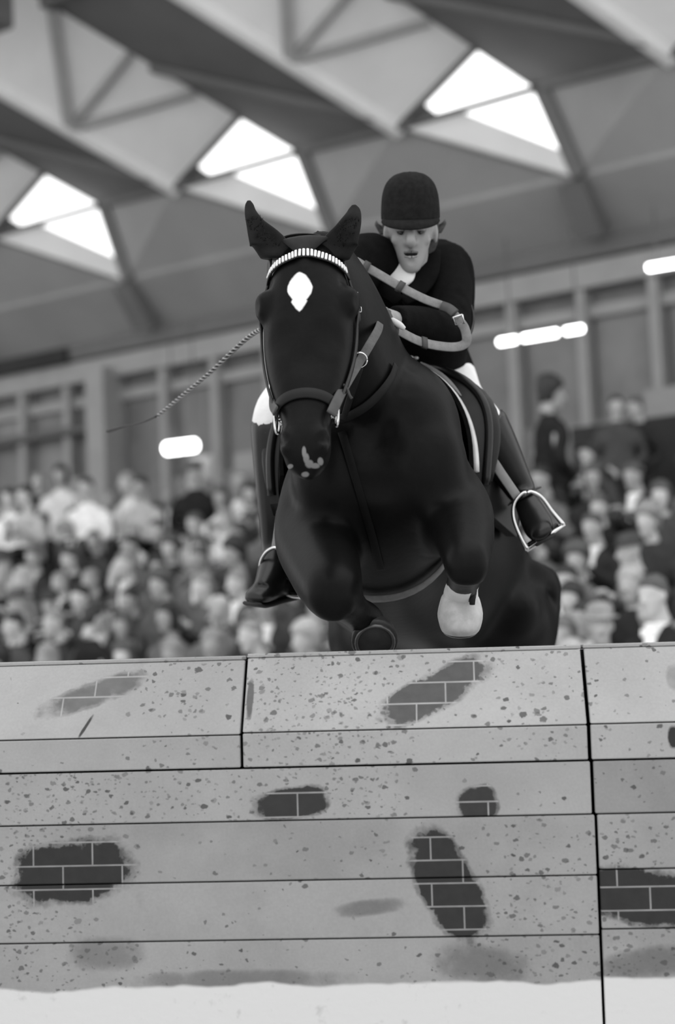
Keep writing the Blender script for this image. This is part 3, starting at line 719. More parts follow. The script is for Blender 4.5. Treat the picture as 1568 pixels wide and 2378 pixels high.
# t, half width, front, back, exponent
HEADK = [(-.035, .030, -.045, .06, 2), (0.0, .062, -.012, .15, 2.1), (.06, .086, -.004, .20, 2.2), (.14, .101, .002, .225, 2.4), (.24, .112, .004, .24, 2.4), (.36, .115, .000, .255, 2.4), (.48, .109, -.002, .235, 2.3),
         (.60, .095, -.002, .185, 2.2), (.71, .076, .0, .145, 2.2), (.80, .059, .002, .125, 2.2), (.885, .059, .003, .125, 2.3), (.95, .054, -.006, .115, 2.2), (.99, .042, -.02, .095, 2.1), (1.012, .02, -.045, .065, 2)]
ST = HD(.235, -.010, .005)
star = near(tuple(ST), .0305, .2, .0415, .14, 1.6, .35, 45)
snip = 0.0
for x_, y_, a_, c_ in ((706, 1048, .005, .014), (711, 1062, .007, .012), (718, 1074, .010, .009), (731, 1078, .012, .006), (744, 1068, .007, .009), (708, 1096, .010, .006), (672, 1078, .008, .005)):
    snip = n.math('MAXIMUM', snip, n.math('MULTIPLY', near(tuple(px(x_, y_, 4.03)), a_, .12, c_, .5, 2, .5, 80), .34))
HW1 = px(1069, 1420, 4.42)
sock = near(tuple(HW1), .085, .12, .072, .10, 3.2, .55, 26)
star = n.math('MAXIMUM', star, near(tuple(px(695, 700, 4.22)), .019, .2, .026, .2, 1.2, .4, 45)); col = n.mix(star, base, lin(236)); col = n.mix(snip, col, lin(190)); col = n.mix(sock, col, n.mix(n.noise(co, 20, 3), lin(200), lin(232)))
drip = near(tuple(px(1096, 1385, 4.40)), .011, .12, .042, .2, 2.2, .4, 40); col = n.mix(drip, col, lin(20))
HS2 = px(1042, 1545, 5.55); col = n.mix(near(tuple(HS2), .03, .12, .09, .15), col, lin(215))
n.put(b.inputs['Base Color'], n.grey(col)); b.inputs['Roughness'].default_value = .42; b.inputs['Specular IOR Level'].default_value = .075
bp = n.new('ShaderNodeBump'); bp.inputs['Strength'].default_value = .12; bp.inputs['Distance'].default_value = .004
n.put(bp.inputs['Height'], n.noise(co, 55, 4)); n.l.new(bp.outputs[0], b.inputs['Normal'])

horse = tag(empty('horse', (HG.x, HG.y, .9)), 'black horse with white forehead star leaping over the painted wall', 'horse')
bmh = bmesh.new()
loft(bmh, [(H(a, bb, cc), HL, HU, w, hu, hd, 2.15) for a, bb, cc, w, hu, hd in TR], 4, 36)
# withers ridge
limb(bmh, [(H(.32, 0, .22), .07), (H(.1, -.01, .28), .07), (H(-.15, .0, .29), .06), (H(-.4, .05, .30), .05)], 4, 12)
# shoulder muscles
for s in (-1, 1):
    ball(bmh, H(.24, s*.125-.01, -.06), .11, .20, .25, HL, HF, 18, 12)
    ball(bmh, H(.40, s*.125, -.12), .115, .12, .17, HL, HF, 18, 12)
ball(bmh, H(.44, 0, .02), .17, .10, .16, HL, HF, 16, 10)
# neck
def neck_ring(c, t, w, s, e=2.1):
    X = (HL*1.0 - t*HL.dot(t)).normalized(); Y = t.cross(X); return (c, X, Y, w, s, s, e)
nk = [(H(.22, .0, .05), .19, .26), (px(858, 940, 4.74), .15, .235), (px(828, 815, 4.62), .115, .215), (px(793, 715, 4.53), .096, .185), (px(757, 650, 4.46), .086, .15), (px(728, 610, 4.41), .075, .115)]
tn = [nk[min(i+1, 5)][0]-nk[max(i-1, 0)][0] for i in range(6)]
loft(bmh, [neck_ring(c, tn[i].normalized(), w, s) for i, (c, w, s) in enumerate(nk)], 5, 28)
# head
loft(bmh, [(HD(t, 0, 0), hS, hN, w, max(fr+.05, .01), bk, e) if False else (HD(t, 0, fr-(fr+bk)/2*.9), hS, hN, w, (fr+bk)/2*.9, (fr+bk)/2*1.1, e) for t, w, fr, bk, e in HEADK], 4, 32)
for s in (-1, 1):
    ball(bmh, HD(.25, s*.100, -.060), .034, .040, .048, hS, hN, 14, 10)            # orbit
    ball(bmh, HD(.235, s*.088, -.045), .026, .024, .026, hS, hN, 14, 10)            # brow
    ball(bmh, HD(.40, s*.066, -.15), .036, .085, .115, hS, hN, 16, 10)              # cheek
    ball(bmh, HD(.905, s*.040, -.022), .023, .030, .042, hS, hN, 12, 8)             # nostril wing
    limb(bmh, [(HD(.36, s*.092, -.055), .010), (HD(.46, s*.084, -.05), .012), (HD(.56, s*.070, -.05), .008)], 4, 8)   # facial crest
ball(bmh, HD(.975, 0, -.075), .036, .035, .030, hS, hN, 12, 8)                      # lower lip and chin
limb(bmh, [(HD(.02, 0, -.01), .016), (HD(.15, 0, -.008), .02), (HD(.3, 0, -.012), .02)], 4, 10)
# forelegs: horse's left (right in the photo)
def leg(prs): limb(bmh, prs, 6, 20)
leg([(H(.27, .125, -.14), .145), (px(1042, 1190, 4.66), .125), (px(1074, 1232, 4.46), .088), (px(1083, 1285, 4.27), .064), (px(1085, 1312, 4.21), .060), (px(1082, 1335, 4.23), .052)])
leg([(px(1084, 1312, 4.23), .050), (px(1078, 1345, 4.33), .043), (px(1072, 1368, 4.41), .043), (px(1070, 1388, 4.46), .047), (px(1070, 1405, 4.46), .042)])
leg([(px(1070, 1385, 4.46), .046), (px(1069, 1408, 4.44), .044), (px(1069, 1420, 4.43), .047)])
# horse's right (left in the photo)
leg([(H(.27, -.13, -.12), .15), (px(735, 1240, 4.68), .122), (px(750, 1312, 4.46), .100), (px(768, 1362, 4.28), .082), (px(776, 1388, 4.23), .074), (px(795, 1408, 4.25), .055)])
leg([(px(790, 1388, 4.25), .055), (px(822, 1418, 4.36), .043), (px(848, 1438, 4.43), .046), (px(862, 1455, 4.45), .043)])
# hind legs, still near the take-off
for s, kn, hk, ft in ((1, (1180, 1420, 5.45), (1195, 1640, 5.75), (1160, 1860, 5.55)), (-1, (872, 1440, 5.45), (862, 1650, 5.75), (870, 1860, 5.55))):
    leg([(H(-.80, .17+s*.15, -.02), .24), (H(-.78, .15+s*.19, -.17), .20), (px(*kn), .115), (px((kn[0]+hk[0])/2, (kn[1]+hk[1])/2, 5.62), .075), (px(*hk), .058), (px((hk[0]+ft[0])/2, (hk[1]+ft[1])/2, 5.66), .042), (px(*ft), .05), (px(ft[0], ft[1]+45, ft[2]-.05), .045)])
me = remesh(bmh, .0095, 4, .5)
def coat_w(co):
    P0 = np.array(HD(.35, 0, -.1)); d = np.linalg.norm(co-P0, axis=1)
    w = np.clip((d-.40)/.12, 0, 1)
    for p_ in (px(1080, 1360, 4.35), px(840, 1440, 4.4)):
        w = np.minimum(w, np.clip((np.linalg.norm(co-np.array(p_), axis=1)-.12)/.12, 0, 1))
    return w
relax(me, 45, coat_w)
dabs = []
for s in (-1, 1):
    dabs += [(HD(.905, s*.046, -.012), .024, -hN*.020 - hS*s*.012), (HD(.925, s*.040, -.006), .016, -hN*.012),
             (HD(.262, s*.118, -.045), .026, -hS*s*.008),
             (HD(.55, s*.03, .0), .07, -hN*.004), (HD(.45, s*.06, -.01), .06, -hN*.006), (HD(.18, s*.10, -.05), .035, -hS*s*.008),
             (H(.5, s*.035, -.06), .10, -HF*.012)]
dabs += [(HD(1.0, 0, -.045), .03, -hN*.012), (H(.52, 0, -.10), .09, -HF*.025), (H(.53, 0, -.22), .09, -HF*.03)]
sculpt(me, dabs)
body = link('body', me, m_horse, horse)
# hooves
m_hoof = mat('hoof_dark', 44, .5, .3, .3, 30); m_hoofw = mat('hoof_pale', 185, .6, .2, .15, 40); m_shoe = mat('horseshoe_iron', 85, .35, .5, .1, 30, metal=.6)
def hoof(c, ax, fw, m, r=.062, fl=1.0):
    """ax: down the hoof, fw: towards the toe"""
    ax = ax.normalized(); fw = (fw-ax*fw.dot(ax)).normalized(); sd = ax.cross(fw)
    q = bmesh.new()
    loft(q, [(c-ax*.045-fw*.012, sd, fw, r*.70, r*.72, r*.70, 2.1), (c-ax*.035-fw*.008, sd, fw, r*.80, r*.80, r*.74, 2.1), (c, sd, fw, r*.93, r*.95, r*.82, 2.2), (c+ax*.026+fw*.004, sd, fw, r*.97*(fl+1)/2, r*1.0, r*.86, 2.2), (c+ax*.042+fw*.004, sd, fw, r*fl, r*1.04*fl, r*.88*fl, 2.2), (c+ax*.047+fw*.004, sd, fw, r*.9*fl, r*.95*fl, r*.8*fl, 2.2)], 3, 22)
    h = done('hoof', q, m, horse, angle=50)
    q = bmesh.new(); pts = [c+ax*.045+fw*(.004+r*.80*fl*math.cos(a))+sd*(r*.80*fl*math.sin(a)) for a in [R(-140+280*i/18) for i in range(19)]]
    tube(q, pts, .009, 8, ax, .6); done('horseshoe', q, m_shoe, h)
hoof(px(1069, 1424, 4.43), -CAMU*1.0-CAMB*.25, CAMB-CAMU*.2, m_hoofw, .063, .78)
q = bmesh.new(); limb(q, [(px(1096, 1335, 4.34), .014), (px(1094, 1362, 4.36), .013), (px(1097, 1385, 4.362), .009), (px(1097, 1404, 4.365), .007)], 4, 10); done('dark_hair_streak', q, mat('ear_black', 26, .6, .2, .3, 40), horse)
hoof(px(868, 1474, 4.44), -CAMU*.42+CAMB*.9+CAMR*.05, CAMU*.9+CAMB*.3, m_hoof, .060)
hoof(px(1160, 1935, 5.48), -ZV-HF*.2, HF, m_hoof); hoof(px(870, 1935, 5.48), -ZV-HF*.2, HF, m_hoof)
# ears
m_ear = mat('ear_black', 26, .6, .2, .3, 40)
for pts in ([(655, 600, 4.37, 50), (632, 572, 4.35, 47), (606, 545, 4.33, 33), (592, 518, 4.32, 21), (582, 494, 4.32, 14), (579, 476, 4.32, 10), (578, 466, 4.32, 4)],
            [(762, 602, 4.37, 50), (783, 573, 4.35, 47), (803, 545, 4.33, 33), (815, 518, 4.32, 25), (822, 498, 4.32, 18), (823, 485, 4.32, 13), (822, 476, 4.32, 5)]):
    q = bmesh.new(); keys = []
    for i, (x, y, d, hw) in enumerate(pts):
        a, b2 = pts[max(i-1, 0)], pts[min(i+1, len(pts)-1)]
        t = (px(b2[0], b2[1], d)-px(a[0], a[1], d)).normalized(); X = (CAMR-t*CAMR.dot(t)).normalized(); Y = CAMB
        w = hw*d/FPX
        if i < 2: X = CAMR
        keys.append((px(x, y, d), X, Y, w, max(w*.30, .004), max(w*.75, .006), 2.0))
    loft(q, keys, 4, 20)
    o = done('ear', q, m_ear, horse)
    sculpt(o.data, [(px(pts[1][0], pts[1][1]-8, 4.32), .05, -CAMB*.02), (px(pts[2][0], pts[2][1], 4.31), .04, -CAMB*.018), (px(pts[3][0], pts[3][1], 4.31), .028, -CAMB*.01)])
    q = bmesh.new(); tfx = [px(x, y, d-.006) for x, y, d, hw in pts[1:5]]
    rr = random.Random(3)
    for j in range(60):
        t = rr.random()*2.6; i = int(t); p = tfx[i].lerp(tfx[i+1], t-i)+CAMR*rr.uniform(-.018, .018)
        tube(q, [p, p+V((rr.uniform(-.009, .009), -.008, rr.uniform(-.004, .012)))], [.0011, .0004], 4)
    tag(done('ear_hair', q, m_ear, horse), kind='stuff')
# eyes
m_eye = mat('horse_eye', 14, .06, .6, .1, 20)
for s in (-1, 1):
    q = bmesh.new(); ball(q, HD(.262, s*.101, -.052), .0215, .0215, .0215, hS, hN, 18, 12); e_ = done('eye', q, m_eye, horse)
    q = bmesh.new()
    limb(q, [(HD(.235, s*.108, -.030), .004), (HD(.232, s*.122, -.05), .006), (HD(.24, s*.122, -.075), .004)], 4, 8); done('eyelid', q, m_ear, e_)
# forelock and plaited mane
q = bmesh.new()
loft(q, [(HD(-.035, 0, -.035), hS, hN, .03, .02, .03, 2), (HD(-.02, 0, -.02), hS, hN, .058, .02, .03, 2), (HD(.0, 0, -.004), hS, hN, .055, .014, .02, 2), (HD(.05, 0, .004), hS, hN, .03, .010, .012, 2), (HD(.09, .0, .006), hS, hN, .008, .004, .006, 2)], 4, 14)
done('forelock', q, m_ear, horse)
for i in range(2, 9):
    f_ = i/8; k = min(int(f_*4.999), 4); g = f_*5-k; c, s_ = nk[5-k][0].lerp(nk[4-k][0], g), nk[5-k][2]*(1-g)+nk[4-k][2]*g
    t = tn[5-k].normalized(); X = (HL-t*HL.dot(t)).normalized(); Y = t.cross(X); Y = Y if Y.z > 0 else -Y
    q = bmesh.new(); ball(q, c+Y*(s_*.97)+X*.01, .022, .026, .03, X, Y, 12, 8); done('mane_plait', q, m_ear, horse)
# tail
q = bmesh.new(); limb(q, [(H(-1.12, .2, .14), .05), (H(-1.25, .22, .12), .06), (H(-1.32, .23, -.1), .08), (H(-1.3, .23, -.4), .09), (H(-1.25, .23, -.65), .05), (H(-1.22, .23, -.75), .01)], 5, 14)
done('tail', q, m_ear, horse)

# ------------------------------------------------------------------ the rider
m_skin = mat('rider_skin', 142, .55, .3, .08, 14); m_jack = mat('jacket_black_wool', 13, .85, .06, .25, 40, .3); m_white = mat('breeches_white', 222, .85, .1, .06, 20, .2)
m_boot = mat('boot_black_leather', 20, .28, .35, .3, 12); m_cap = mat('cap_black_velvet', 30, .95, .08, .25, 60, .4); m_shirt = mat('stock_white', 200, .8, .1, .05, 20); m_glove = mat('glove_grey', 74, .8, .15, .2, 30)
m_hairr = mat('rider_hair', 60, .6, .25, .3, 60); m_lip = mat('lip', 95, .5, .3, .1, 30); m_mouth = mat('mouth_dark', 22, .7, .1); m_eyew = mat('eye_white_shaded', 78, .4, .2, .05); m_iris = mat('eye_iris', 25, .15, .6, .1)  # eye white darkened to hold the shade under the cap peak
rider = tag(empty('person', px(960, 860, 5.4)), 'rider in black jacket, white breeches and black cap crouching over the horse', 'person')
fw = V((-.05, -1, -.30)).normalized(); xr = fw.cross(ZV).normalized(); up_ = xr.cross(fw)    # head axes
hc = px(954, 540, 5.06)
RM = Matrix(((xr.x, fw.x, up_.x, hc.x), (xr.y, fw.y, up_.y, hc.y), (xr.z, fw.z, up_.z, hc.z), (0, 0, 0, 1))) @ Matrix.Rotation(R(-2), 4, 'Y') @ Matrix.Scale(.945, 4)
XX, YY = (RM.to_3x3() @ V((1, 0, 0))).normalized(), (RM.to_3x3() @ V((0, 1, 0))).normalized()
SHL, SHR = px(850, 605, 5.04), px(1026, 618, 5.22)          # shoulder joints, left and right in the photo
ELR, HAR = px(1040, 768, 4.98), px(905, 740, 4.73)          # elbow and wrist on the right in the photo
ELL, HAL = px(770, 720, 4.93), px(690, 742, 4.66)
HIPC = px(985, 865, 5.50); CHC = px(952, 680, 5.22)
HPR, KNR, ANR, BAR_ = px(1035, 880, 5.45), px(1120, 985, 5.08), px(1214, 1145, 5.14), px(1251, 1223, 4.98)
HPL, KNL, ANL, BAL = px(890, 880, 5.45), px(642, 985, 5.06), px(642, 1275, 5.10), px(597, 1368, 4.98)
def hand_m(wr, toward, back):
    y = toward.normalized(); z = (back - y*back.dot(y)).normalized(); x = y.cross(z)
    return Matrix(((x.x, y.x, z.x, wr.x), (x.y, y.y, z.y, wr.y), (x.z, y.z, z.z, wr.z), (0, 0, 0, 1)))
HMR = hand_m(HAR, HAR-ELR, CAMB*.6+CAMR*.5+CAMU*.3); HML = hand_m(HAL, HAL-ELL, CAMB*.2-CAMR+CAMU*.3)
q = bmesh.new()
add_head(q, RM)
tdir = (CHC-HIPC).normalized(); tX = (CAMR - tdir*CAMR.dot(tdir)).normalized(); tY = tdir.cross(tX)
loft(q, [(HIPC, tX, tY, .14, .10, .10, 2.2), ((HIPC+CHC)/2, tX, tY, .12, .09, .09, 2.2), (CHC, tX, tY, .15, .09, .09, 2.2), (RM @ V((0, -.07, -.17)), tX, tY, .06, .05, .05, 2)], 4, 16)
for sh, el, ha, hp, kn, an, ba in ((SHR, ELR, HAR, HPR, KNR, ANR, BAR_), (SHL, ELL, HAL, HPL, KNL, ANL, BAL)):
    limb(q, [(CHC.lerp(sh, .5), .06), (sh, .05), (el, .036), (ha, .026)], 4, 10)
    limb(q, [(HIPC.lerp(hp, .6), .085), (hp, .08), (hp.lerp(kn, .5), .055), (kn, .046), (kn.lerp(an, .4), .042), (an, .030)], 1, 12)
add_hand(q, HMR, 1, .85); add_hand(q, HML, -1, .9)
me = remesh(q, .0052, 2, .5)
sculpt(me, [(RM @ V((s*.031, .088, .011)), .024, -YY*.016) for s in (-1, 1)] + [(RM @ V((0, .098, -.0625)), .014, -YY*.010), (RM @ V((0, .092, -.085)), .014, -YY*.004)])
rb = link('body', me, m_skin, rider)
for s in (-1, 1):
    q = bmesh.new(); ball(q, RM @ V((s*.031, .0725, .010)), .0125, .0125, .0125, XX, YY, 14, 10); e_ = done('eye', q, m_eyew, rider)
    q = bmesh.new(); ball(q, RM @ V((s*.030, .0815, .003)), .006, .004, .006, XX, YY, 10, 8); done('iris', q, m_iris, e_)
    q = bmesh.new(); ball(q, RM @ V((s*.031, .0735, .0145)), .0145, .0132, .0110, XX, YY, 14, 10); done('eyelid', q, m_skin, e_)
    q = bmesh.new(); limb(q, [(RM @ V((s*.012, .0905, .027)), .003), (RM @ V((s*.030, .0915, .034)), .0042), (RM @ V((s*.05, .078, .028)), .002)], 4, 8); done('eyebrow', q, m_hairr, rider)
q = bmesh.new(); ball(q, RM @ V((0, .0925, -.0622)), .019, .0055, .0062, XX, YY, 14, 8); done('mouth', q, m_mouth, rider)
q = bmesh.new(); limb(q, [(RM @ V((x, .0955-abs(x)*.35, -.0555+abs(x)*-.08)), .0036) for x in (-.021, -.01, 0, .01, .021)], 4, 8); done('upper_lip', q, m_lip, rider)
q = bmesh.new(); limb(q, [(RM @ V((x, .0945-abs(x)*.38, -.0705+abs(x)*.22)), .0042) for x in (-.019, -.01, 0, .01, .019)], 4, 8); done('lower_lip', q, mat('lip_lower', 150, .5, .3, .1, 30), rider)
q = bmesh.new()
loft(q, [(RM @ V((0, -.06, -.09)), XX, YY, .060, .03, .035, 2.2), (RM @ V((0, -.045, -.03)), XX, YY, .081, .04, .055, 2.2), (RM @ V((0, -.03, .02)), XX, YY, .084, .06, .07, 2.2), (RM @ V((0, -.02, .06)), XX, YY, .078, .07, .07, 2)], 4, 20)
for s in (-1, 1):      # hair flying at the ears
    for j in range(5): limb(q, [(RM @ V((s*.075, -.02-.006*j, .005)), .007), (RM @ V((s*(.092+.003*j), -.03, .0+.006*j)), .006), (RM @ V((s*(.103+.004*(j % 3)), -.05, .012+.006*j)), .002)], 3, 6)
done('hair', q, m_hairr, rider)
# cap
q = bmesh.new(); K = []
for z, w, f_, b2 in ((.030, .092, .106, .106), (.036, .093, .107, .107), (.07, .092, .105, .105), (.105, .087, .098, .100), (.135, .074, .084, .086), (.156, .050, .056, .06), (.165, .02, .022, .024)):
    K.append((RM @ V((0, -.008, .042+(z-.03)*1.06)), XX, YY, w*.93, f_*.93, b2*.93, 2.1))
loft(q, K, 4, 28); cap_ = done('riding_cap', q, m_cap, rider)
q = bmesh.new(); rows = []
for i in range(15):
    a = R(-78+156*i/14); ca, sa = math.cos(a), math.sin(a)
    inn = V((.085*sa, -.008+.098*ca, .046)); out = V((.090*sa*1.03, -.008+.098*ca+.050*max(ca, 0)**.7, .046-.029*max(ca, 0)**.8))
    mid = (inn+out)/2+V((0, 0, .005))
    rows.append([RM @ inn, RM @ mid, RM @ out, RM @ (out-V((0, .002, .004))), RM @ (mid-V((0, 0, .005))), RM @ (inn-V((0, 0, .006)))])
loft_pts(q, rows); done('peak', q, m_cap, cap_)
q = bmesh.new(); ball(q, RM @ V((0, -.008, .180)), .010, .010, .006, XX, YY, 12, 8); done('button', q, m_cap, cap_)
q = bmesh.new(); pts = [RM @ V((.0885*math.sin(R(10*i)), -.008+.1015*math.cos(R(10*i)), .053)) for i in range(37)]
strap(q, pts, .018, .004, lambda i: (pts[i]-RM @ V((0, -.008, .04)))); done('cap_band', q, m_cap, cap_)
# jacket
q = bmesh.new()
JW = [(px(980, 875, 5.46), .145, .15, .15), (px(980, 830, 5.38), .140, .14, .14), (px(975, 745, 5.28), .165, .13, .14), (px(958, 665, 5.20), .19, .12, .14), (px(948, 615, 5.18), .185, .10, .12), (px(945, 580, 5.21), .12, .075, .095), (px(943, 562, 5.23), .075, .06, .07)]
loft(q, [(c, tX, tY, w, a_, b2, 2.2) for c, w, a_, b2 in JW], 4, 26)
limb(q, [(CHC.lerp(SHR, .7), .09), (SHR+CAMR*.012, .078), (SHR.lerp(ELR, .5)+CAMR*.015, .068), (ELR, .060), (ELR.lerp(HAR, .5), .054), (ELR.lerp(HAR, .93), .040)], 5, 16)
limb(q, [(CHC.lerp(SHL, .7), .09), (SHL, .082), (SHL.lerp(ELL, .5), .070), (ELL, .062), (ELL.lerp(HAL, .93), .042)], 5, 16)
for s, dx in ((1, .07), (-1, -.13)):          # skirts of the jacket over the thighs
    limb(q, [(px(985, 830, 5.40)+CAMR*dx*.6, .10), (px(985, 890, 5.48)+CAMR*dx, .10), (px(985, 930, 5.60)+CAMR*dx*1.2, .06)], 4, 14)
me = remesh(q, .0085, 3)
rr = random.Random(5)
ck = lambda p, r, s_: (p, r, s_)
sculpt(me, [(SHR.lerp(ELR, t)+CAMB*.06+CAMR*rr.uniform(-.04, .06), .03, -CAMB*.008) for t in (.35, .55, .75, .9)] + [(ELR.lerp(HAR, t)+CAMB*.05+CAMU*rr.uniform(-.02, .04), .028, -CAMB*.008) for t in (.15, .3, .5, .7)])
jk = link('jacket', me, m_jack, rider)
# stock, collar and lapels
q = bmesh.new()
nb, nt = RM @ V((0, -.055, -.165)), RM @ V((0, -.035, -.085))
loft(q, [(px(928, 672, 5.00), CAMR, CAMB, .006, .006, .02, 2), (px(934, 652, 5.01), CAMR, CAMB, .032, .012, .04, 2.2), (px(930, 625, 5.04), CAMR, CAMB, .044, .022, .05, 2.2), (px(922, 595, 5.07), CAMR, CAMB, .042, .03, .05, 2.2), (px(919, 556, 5.12), CAMR, CAMB, .038, .03, .05, 2.2)], 5, 20)
done('stock', q, m_shirt, rider)
for pts, nm in (([(868, 560, 5.10), (874, 610, 5.06), (888, 655, 5.02), (928, 700, 4.99)], 'lapel'), ([(1012, 580, 5.12), (998, 630, 5.07), (972, 668, 5.03), (936, 700, 4.99)], 'lapel')):
    q = bmesh.new(); p_ = path([px(*a) for a in pts]); strap(q, p_, [.03+.03*math.sin(math.pi*i/(len(p_)-1)) for i in range(len(p_))], .012, CAMB); done(nm, q, m_jack, rider)
for x, y in ((955, 829), (967, 830)):
    q = bmesh.new(); ball(q, px(x, y, 5.205), .0075, .004, .0075, CAMR, CAMB, 12, 8); done('button', q, mat('button_bright', 200, .25, .6, .05, metal=.5), rider)
# white shirt cuff
q = bmesh.new(); limb(q, [(px(911, 742, 4.685), .006), (px(918, 748, 4.675), .009), (px(930, 756, 4.675), .009), (px(939, 763, 4.68), .006)], 4, 12); done('cuff', q, m_shirt, rider)
# gloves are grey leather over the hands
for Mh, s, cu in ((HMR, 1, .85), (HML, -1, .9)):
    q = bmesh.new(); add_hand(q, Mh @ Matrix.Scale(1.10, 4), s, cu); me = remesh(q, .0045, 2); link('glove', me, m_glove, rider)
# breeches: seat, thighs and knees in one mesh
q = bmesh.new()
ball(q, HIPC-CAMU*.02-CAMB*.05-CAMR*.03, .17, .17, .14, tX, tY, 20, 12)
limb(q, [(HPR, .10), (HPR.lerp(KNR, .5)-CAMR*.012, .080), (KNR, .066), (KNR.lerp(ANR, .22), .060)], 5, 16)
limb(q, [(HPL, .115), (px(760, 905, 5.30), .10), (px(672, 935, 5.14), .082), (KNL, .074), (KNL.lerp(ANL, .16), .062)], 5, 16)
limb(q, [(px(1030, 840, 5.52), .09), (px(1062, 845, 5.50), .050), (px(1076, 875, 5.47), .04)], 4, 14)
link('breeches', remesh(q, .010, 3), m_white, rider)
# boots
for kn, an, heel, toe in ((KNR, ANR, None, ANR+(BAR_-ANR)*1.3), (KNL, ANL, px(684, 1358, 5.10), px(585, 1392, 4.92))):
    q = bmesh.new()
    limb(q, [(kn.lerp(an, -.03), .074), (kn.lerp(an, .06), .076), (kn.lerp(an, .35), .068), (kn.lerp(an, .7), .054), (an, .044)] + ([(px(654, 1325, 5.06), .056), (px(668, 1352, 5.06), .046)] if heel else []), 5, 18)
    d = (toe-an) if heel is None else (toe-heel); up2 = (kn-an).normalized(); sd = d.cross(up2).normalized()
    left_ = heel is not None
    heel = heel if left_ else an-d.normalized()*.05-up2*.03
    an0 = an; an = heel.lerp(toe, .25)+up2*.02 if left_ else an
    un = sd.cross(d.normalized())
    un = un if un.dot(up2) > 0 else -un
    loft(q, [(heel, sd, un, .024, .03, .03, 2.2), (an.lerp(heel, .5), sd, un, .036, .045, .04, 2.2), (an.lerp(toe, .25), sd, un, .038, .042, .038, 2.2), (an.lerp(toe, .55), sd, un, .043, .034, .03, 2.4), (an.lerp(toe, .8), sd, un, .043, .026, .024, 2.4), (an.lerp(toe, .95), sd, un, .032, .018, .018, 2.2), (toe, sd, un, .01, .008, .010, 2)], 4, 18)
    if left_: limb(q, [(px(642, 1290, 5.05), .045), (px(632, 1335, 5.0), .046), (px(612, 1372, 4.95), .032)], 4, 14)
    bt_ = link('boot', remesh(q, .007, 3), m_boot, rider)
    q = bmesh.new()
    strap(q, path([heel-un*.035, an.lerp(toe, .2)-un*(.05 if not left_ else .045), an.lerp(toe, .55)-un*.036, an.lerp(toe, .85)-un*.026, toe-un*.012], 4), .066, .010, un); done('sole', q, mat('boot_sole', 52, .7, .2, .2, 30), bt_)
    # spur strap with buckle
    q = bmesh.new(); c0 = an.lerp(toe, .30)+un*.042
    strap(q, path([an+sd*.05-un*.01, c0+sd*.025, c0-sd*.025, an-sd*.05-un*.01], 5), .016, .004, lambda i: un+d.normalized()*.6); sp_ = done('spur_strap', q, m_boot, bt_)
    q = bmesh.new(); w_ = .010; cb = c0+un*.004+d.normalized()*.003
    pts = [cb+sd*w_+un*w_, cb-sd*w_+un*w_, cb-sd*w_-un*w_*.2+d.normalized()*w_, cb+sd*w_-un*w_*.2+d.normalized()*w_, cb+sd*w_+un*w_]
    tube(q, pts, .0018, 6); done('buckle', q, mat('tack_steel', 150, .3, .5, .1, metal=.8), sp_)

# ------------------------------------------------------------------ saddle, bridle, martingale, whip
from mathutils.bvhtree import BVHTree
def bvh(o): return BVHTree.FromPolygons([v.co for v in o.data.vertices], [p.vertices for p in o.data.polygons])
HB = bvh(body)
def coat(x, y, off=.006, alt=4.6):
    """point lying on the horse's coat under a photo position"""
    o = V((0, 0, CAM_H)); d = (px(x, y, 1)-o).normalized(); h = HB.ray_cast(o, d)
    return (h[0]+h[1]*off) if h[0] else px(x, y, alt)
def coat_n(p):
    h = HB.find_nearest(p); return h[1]
m_sad = mat('saddle_leather_dark', 36, .38, .22, .25, 10); m_pad = mat('saddle_cloth_black', 16, .95, .05, .3, 60, .3); m_pipe = mat('piping_white', 200, .8, .1, .08, 30)
m_leath = mat('stirrup_leather_grey', 128, .6, .25, .12, 25); m_rein = mat('rein_web_grey', 122, .75, .2, .15, 60, .3); m_reind = mat('rein_leather_dark', 58, .5, .3, .2, 30)
m_brid = mat('bridle_leather_black', 26, .4, .3, .2, 20); m_nose = mat('noseband_leather', 26, .5, .14, .15, 20); m_chrome = mat('bit_steel', 205, .18, .6, .05, metal=1.0); m_strapg = mat('girth_web', 105, .8, .15, .15, 40)
m_dbrown = mat('martingale_leather', 24, .55, .14, .2, 20)
def sheet(name, t0, t1, af, ab, offo, thick, m, parent, nt=28, na=14, snap=False):
    q = bmesh.new(); G = []
    for lay in (0, 1):
        g = []
        for i in range(nt+1):
            th = t0+(t1-t0)*i/nt; row = []
            for j in range(na+1):
                a = af(th)+(ab(th)-af(th))*j/na; o = (skin_off(a, th, offo(th, j/na)) if snap else offo(th, j/na)) - ((thick(th) if callable(thick) else thick) if lay else 0)
                row.append(q.verts.new(TS(a, th, o)[0]))
            g.append(row)
        G.append(g)
    for lay in (0, 1):
        for i in range(nt):
            for j in range(na): q.faces.new((G[lay][i][j], G[lay][i+1][j], G[lay][i+1][j+1], G[lay][i][j+1]))
    for i in range(nt):
        for j in (0, na): q.faces.new((G[0][i][j], G[0][i+1][j], G[1][i+1][j], G[1][i][j]))
    for j in range(na):
        for i in (0, nt): q.faces.new((G[0][i][j], G[0][i][j+1], G[1][i][j+1], G[1][i][j]))
    return done(name, q, m, parent, angle=60)
def skin_off(a, th, o, gap=.009):
    p, nr = TS(a, th, .35); h = HB.ray_cast(p, -nr, .35)
    return max(o, .35-h[3]+gap) if h[0] else o
pad_f = lambda th: .215 - .05*(abs(th)/100)**2
pad_o = lambda th, s: .022 + .012*math.exp(-((abs(th)-60)/40)**2)
pad = tag(empty('saddle_cloth', TS(-.1, 0, .02)[0]), 'black saddle cloth with white piping under the saddle', 'saddle cloth')
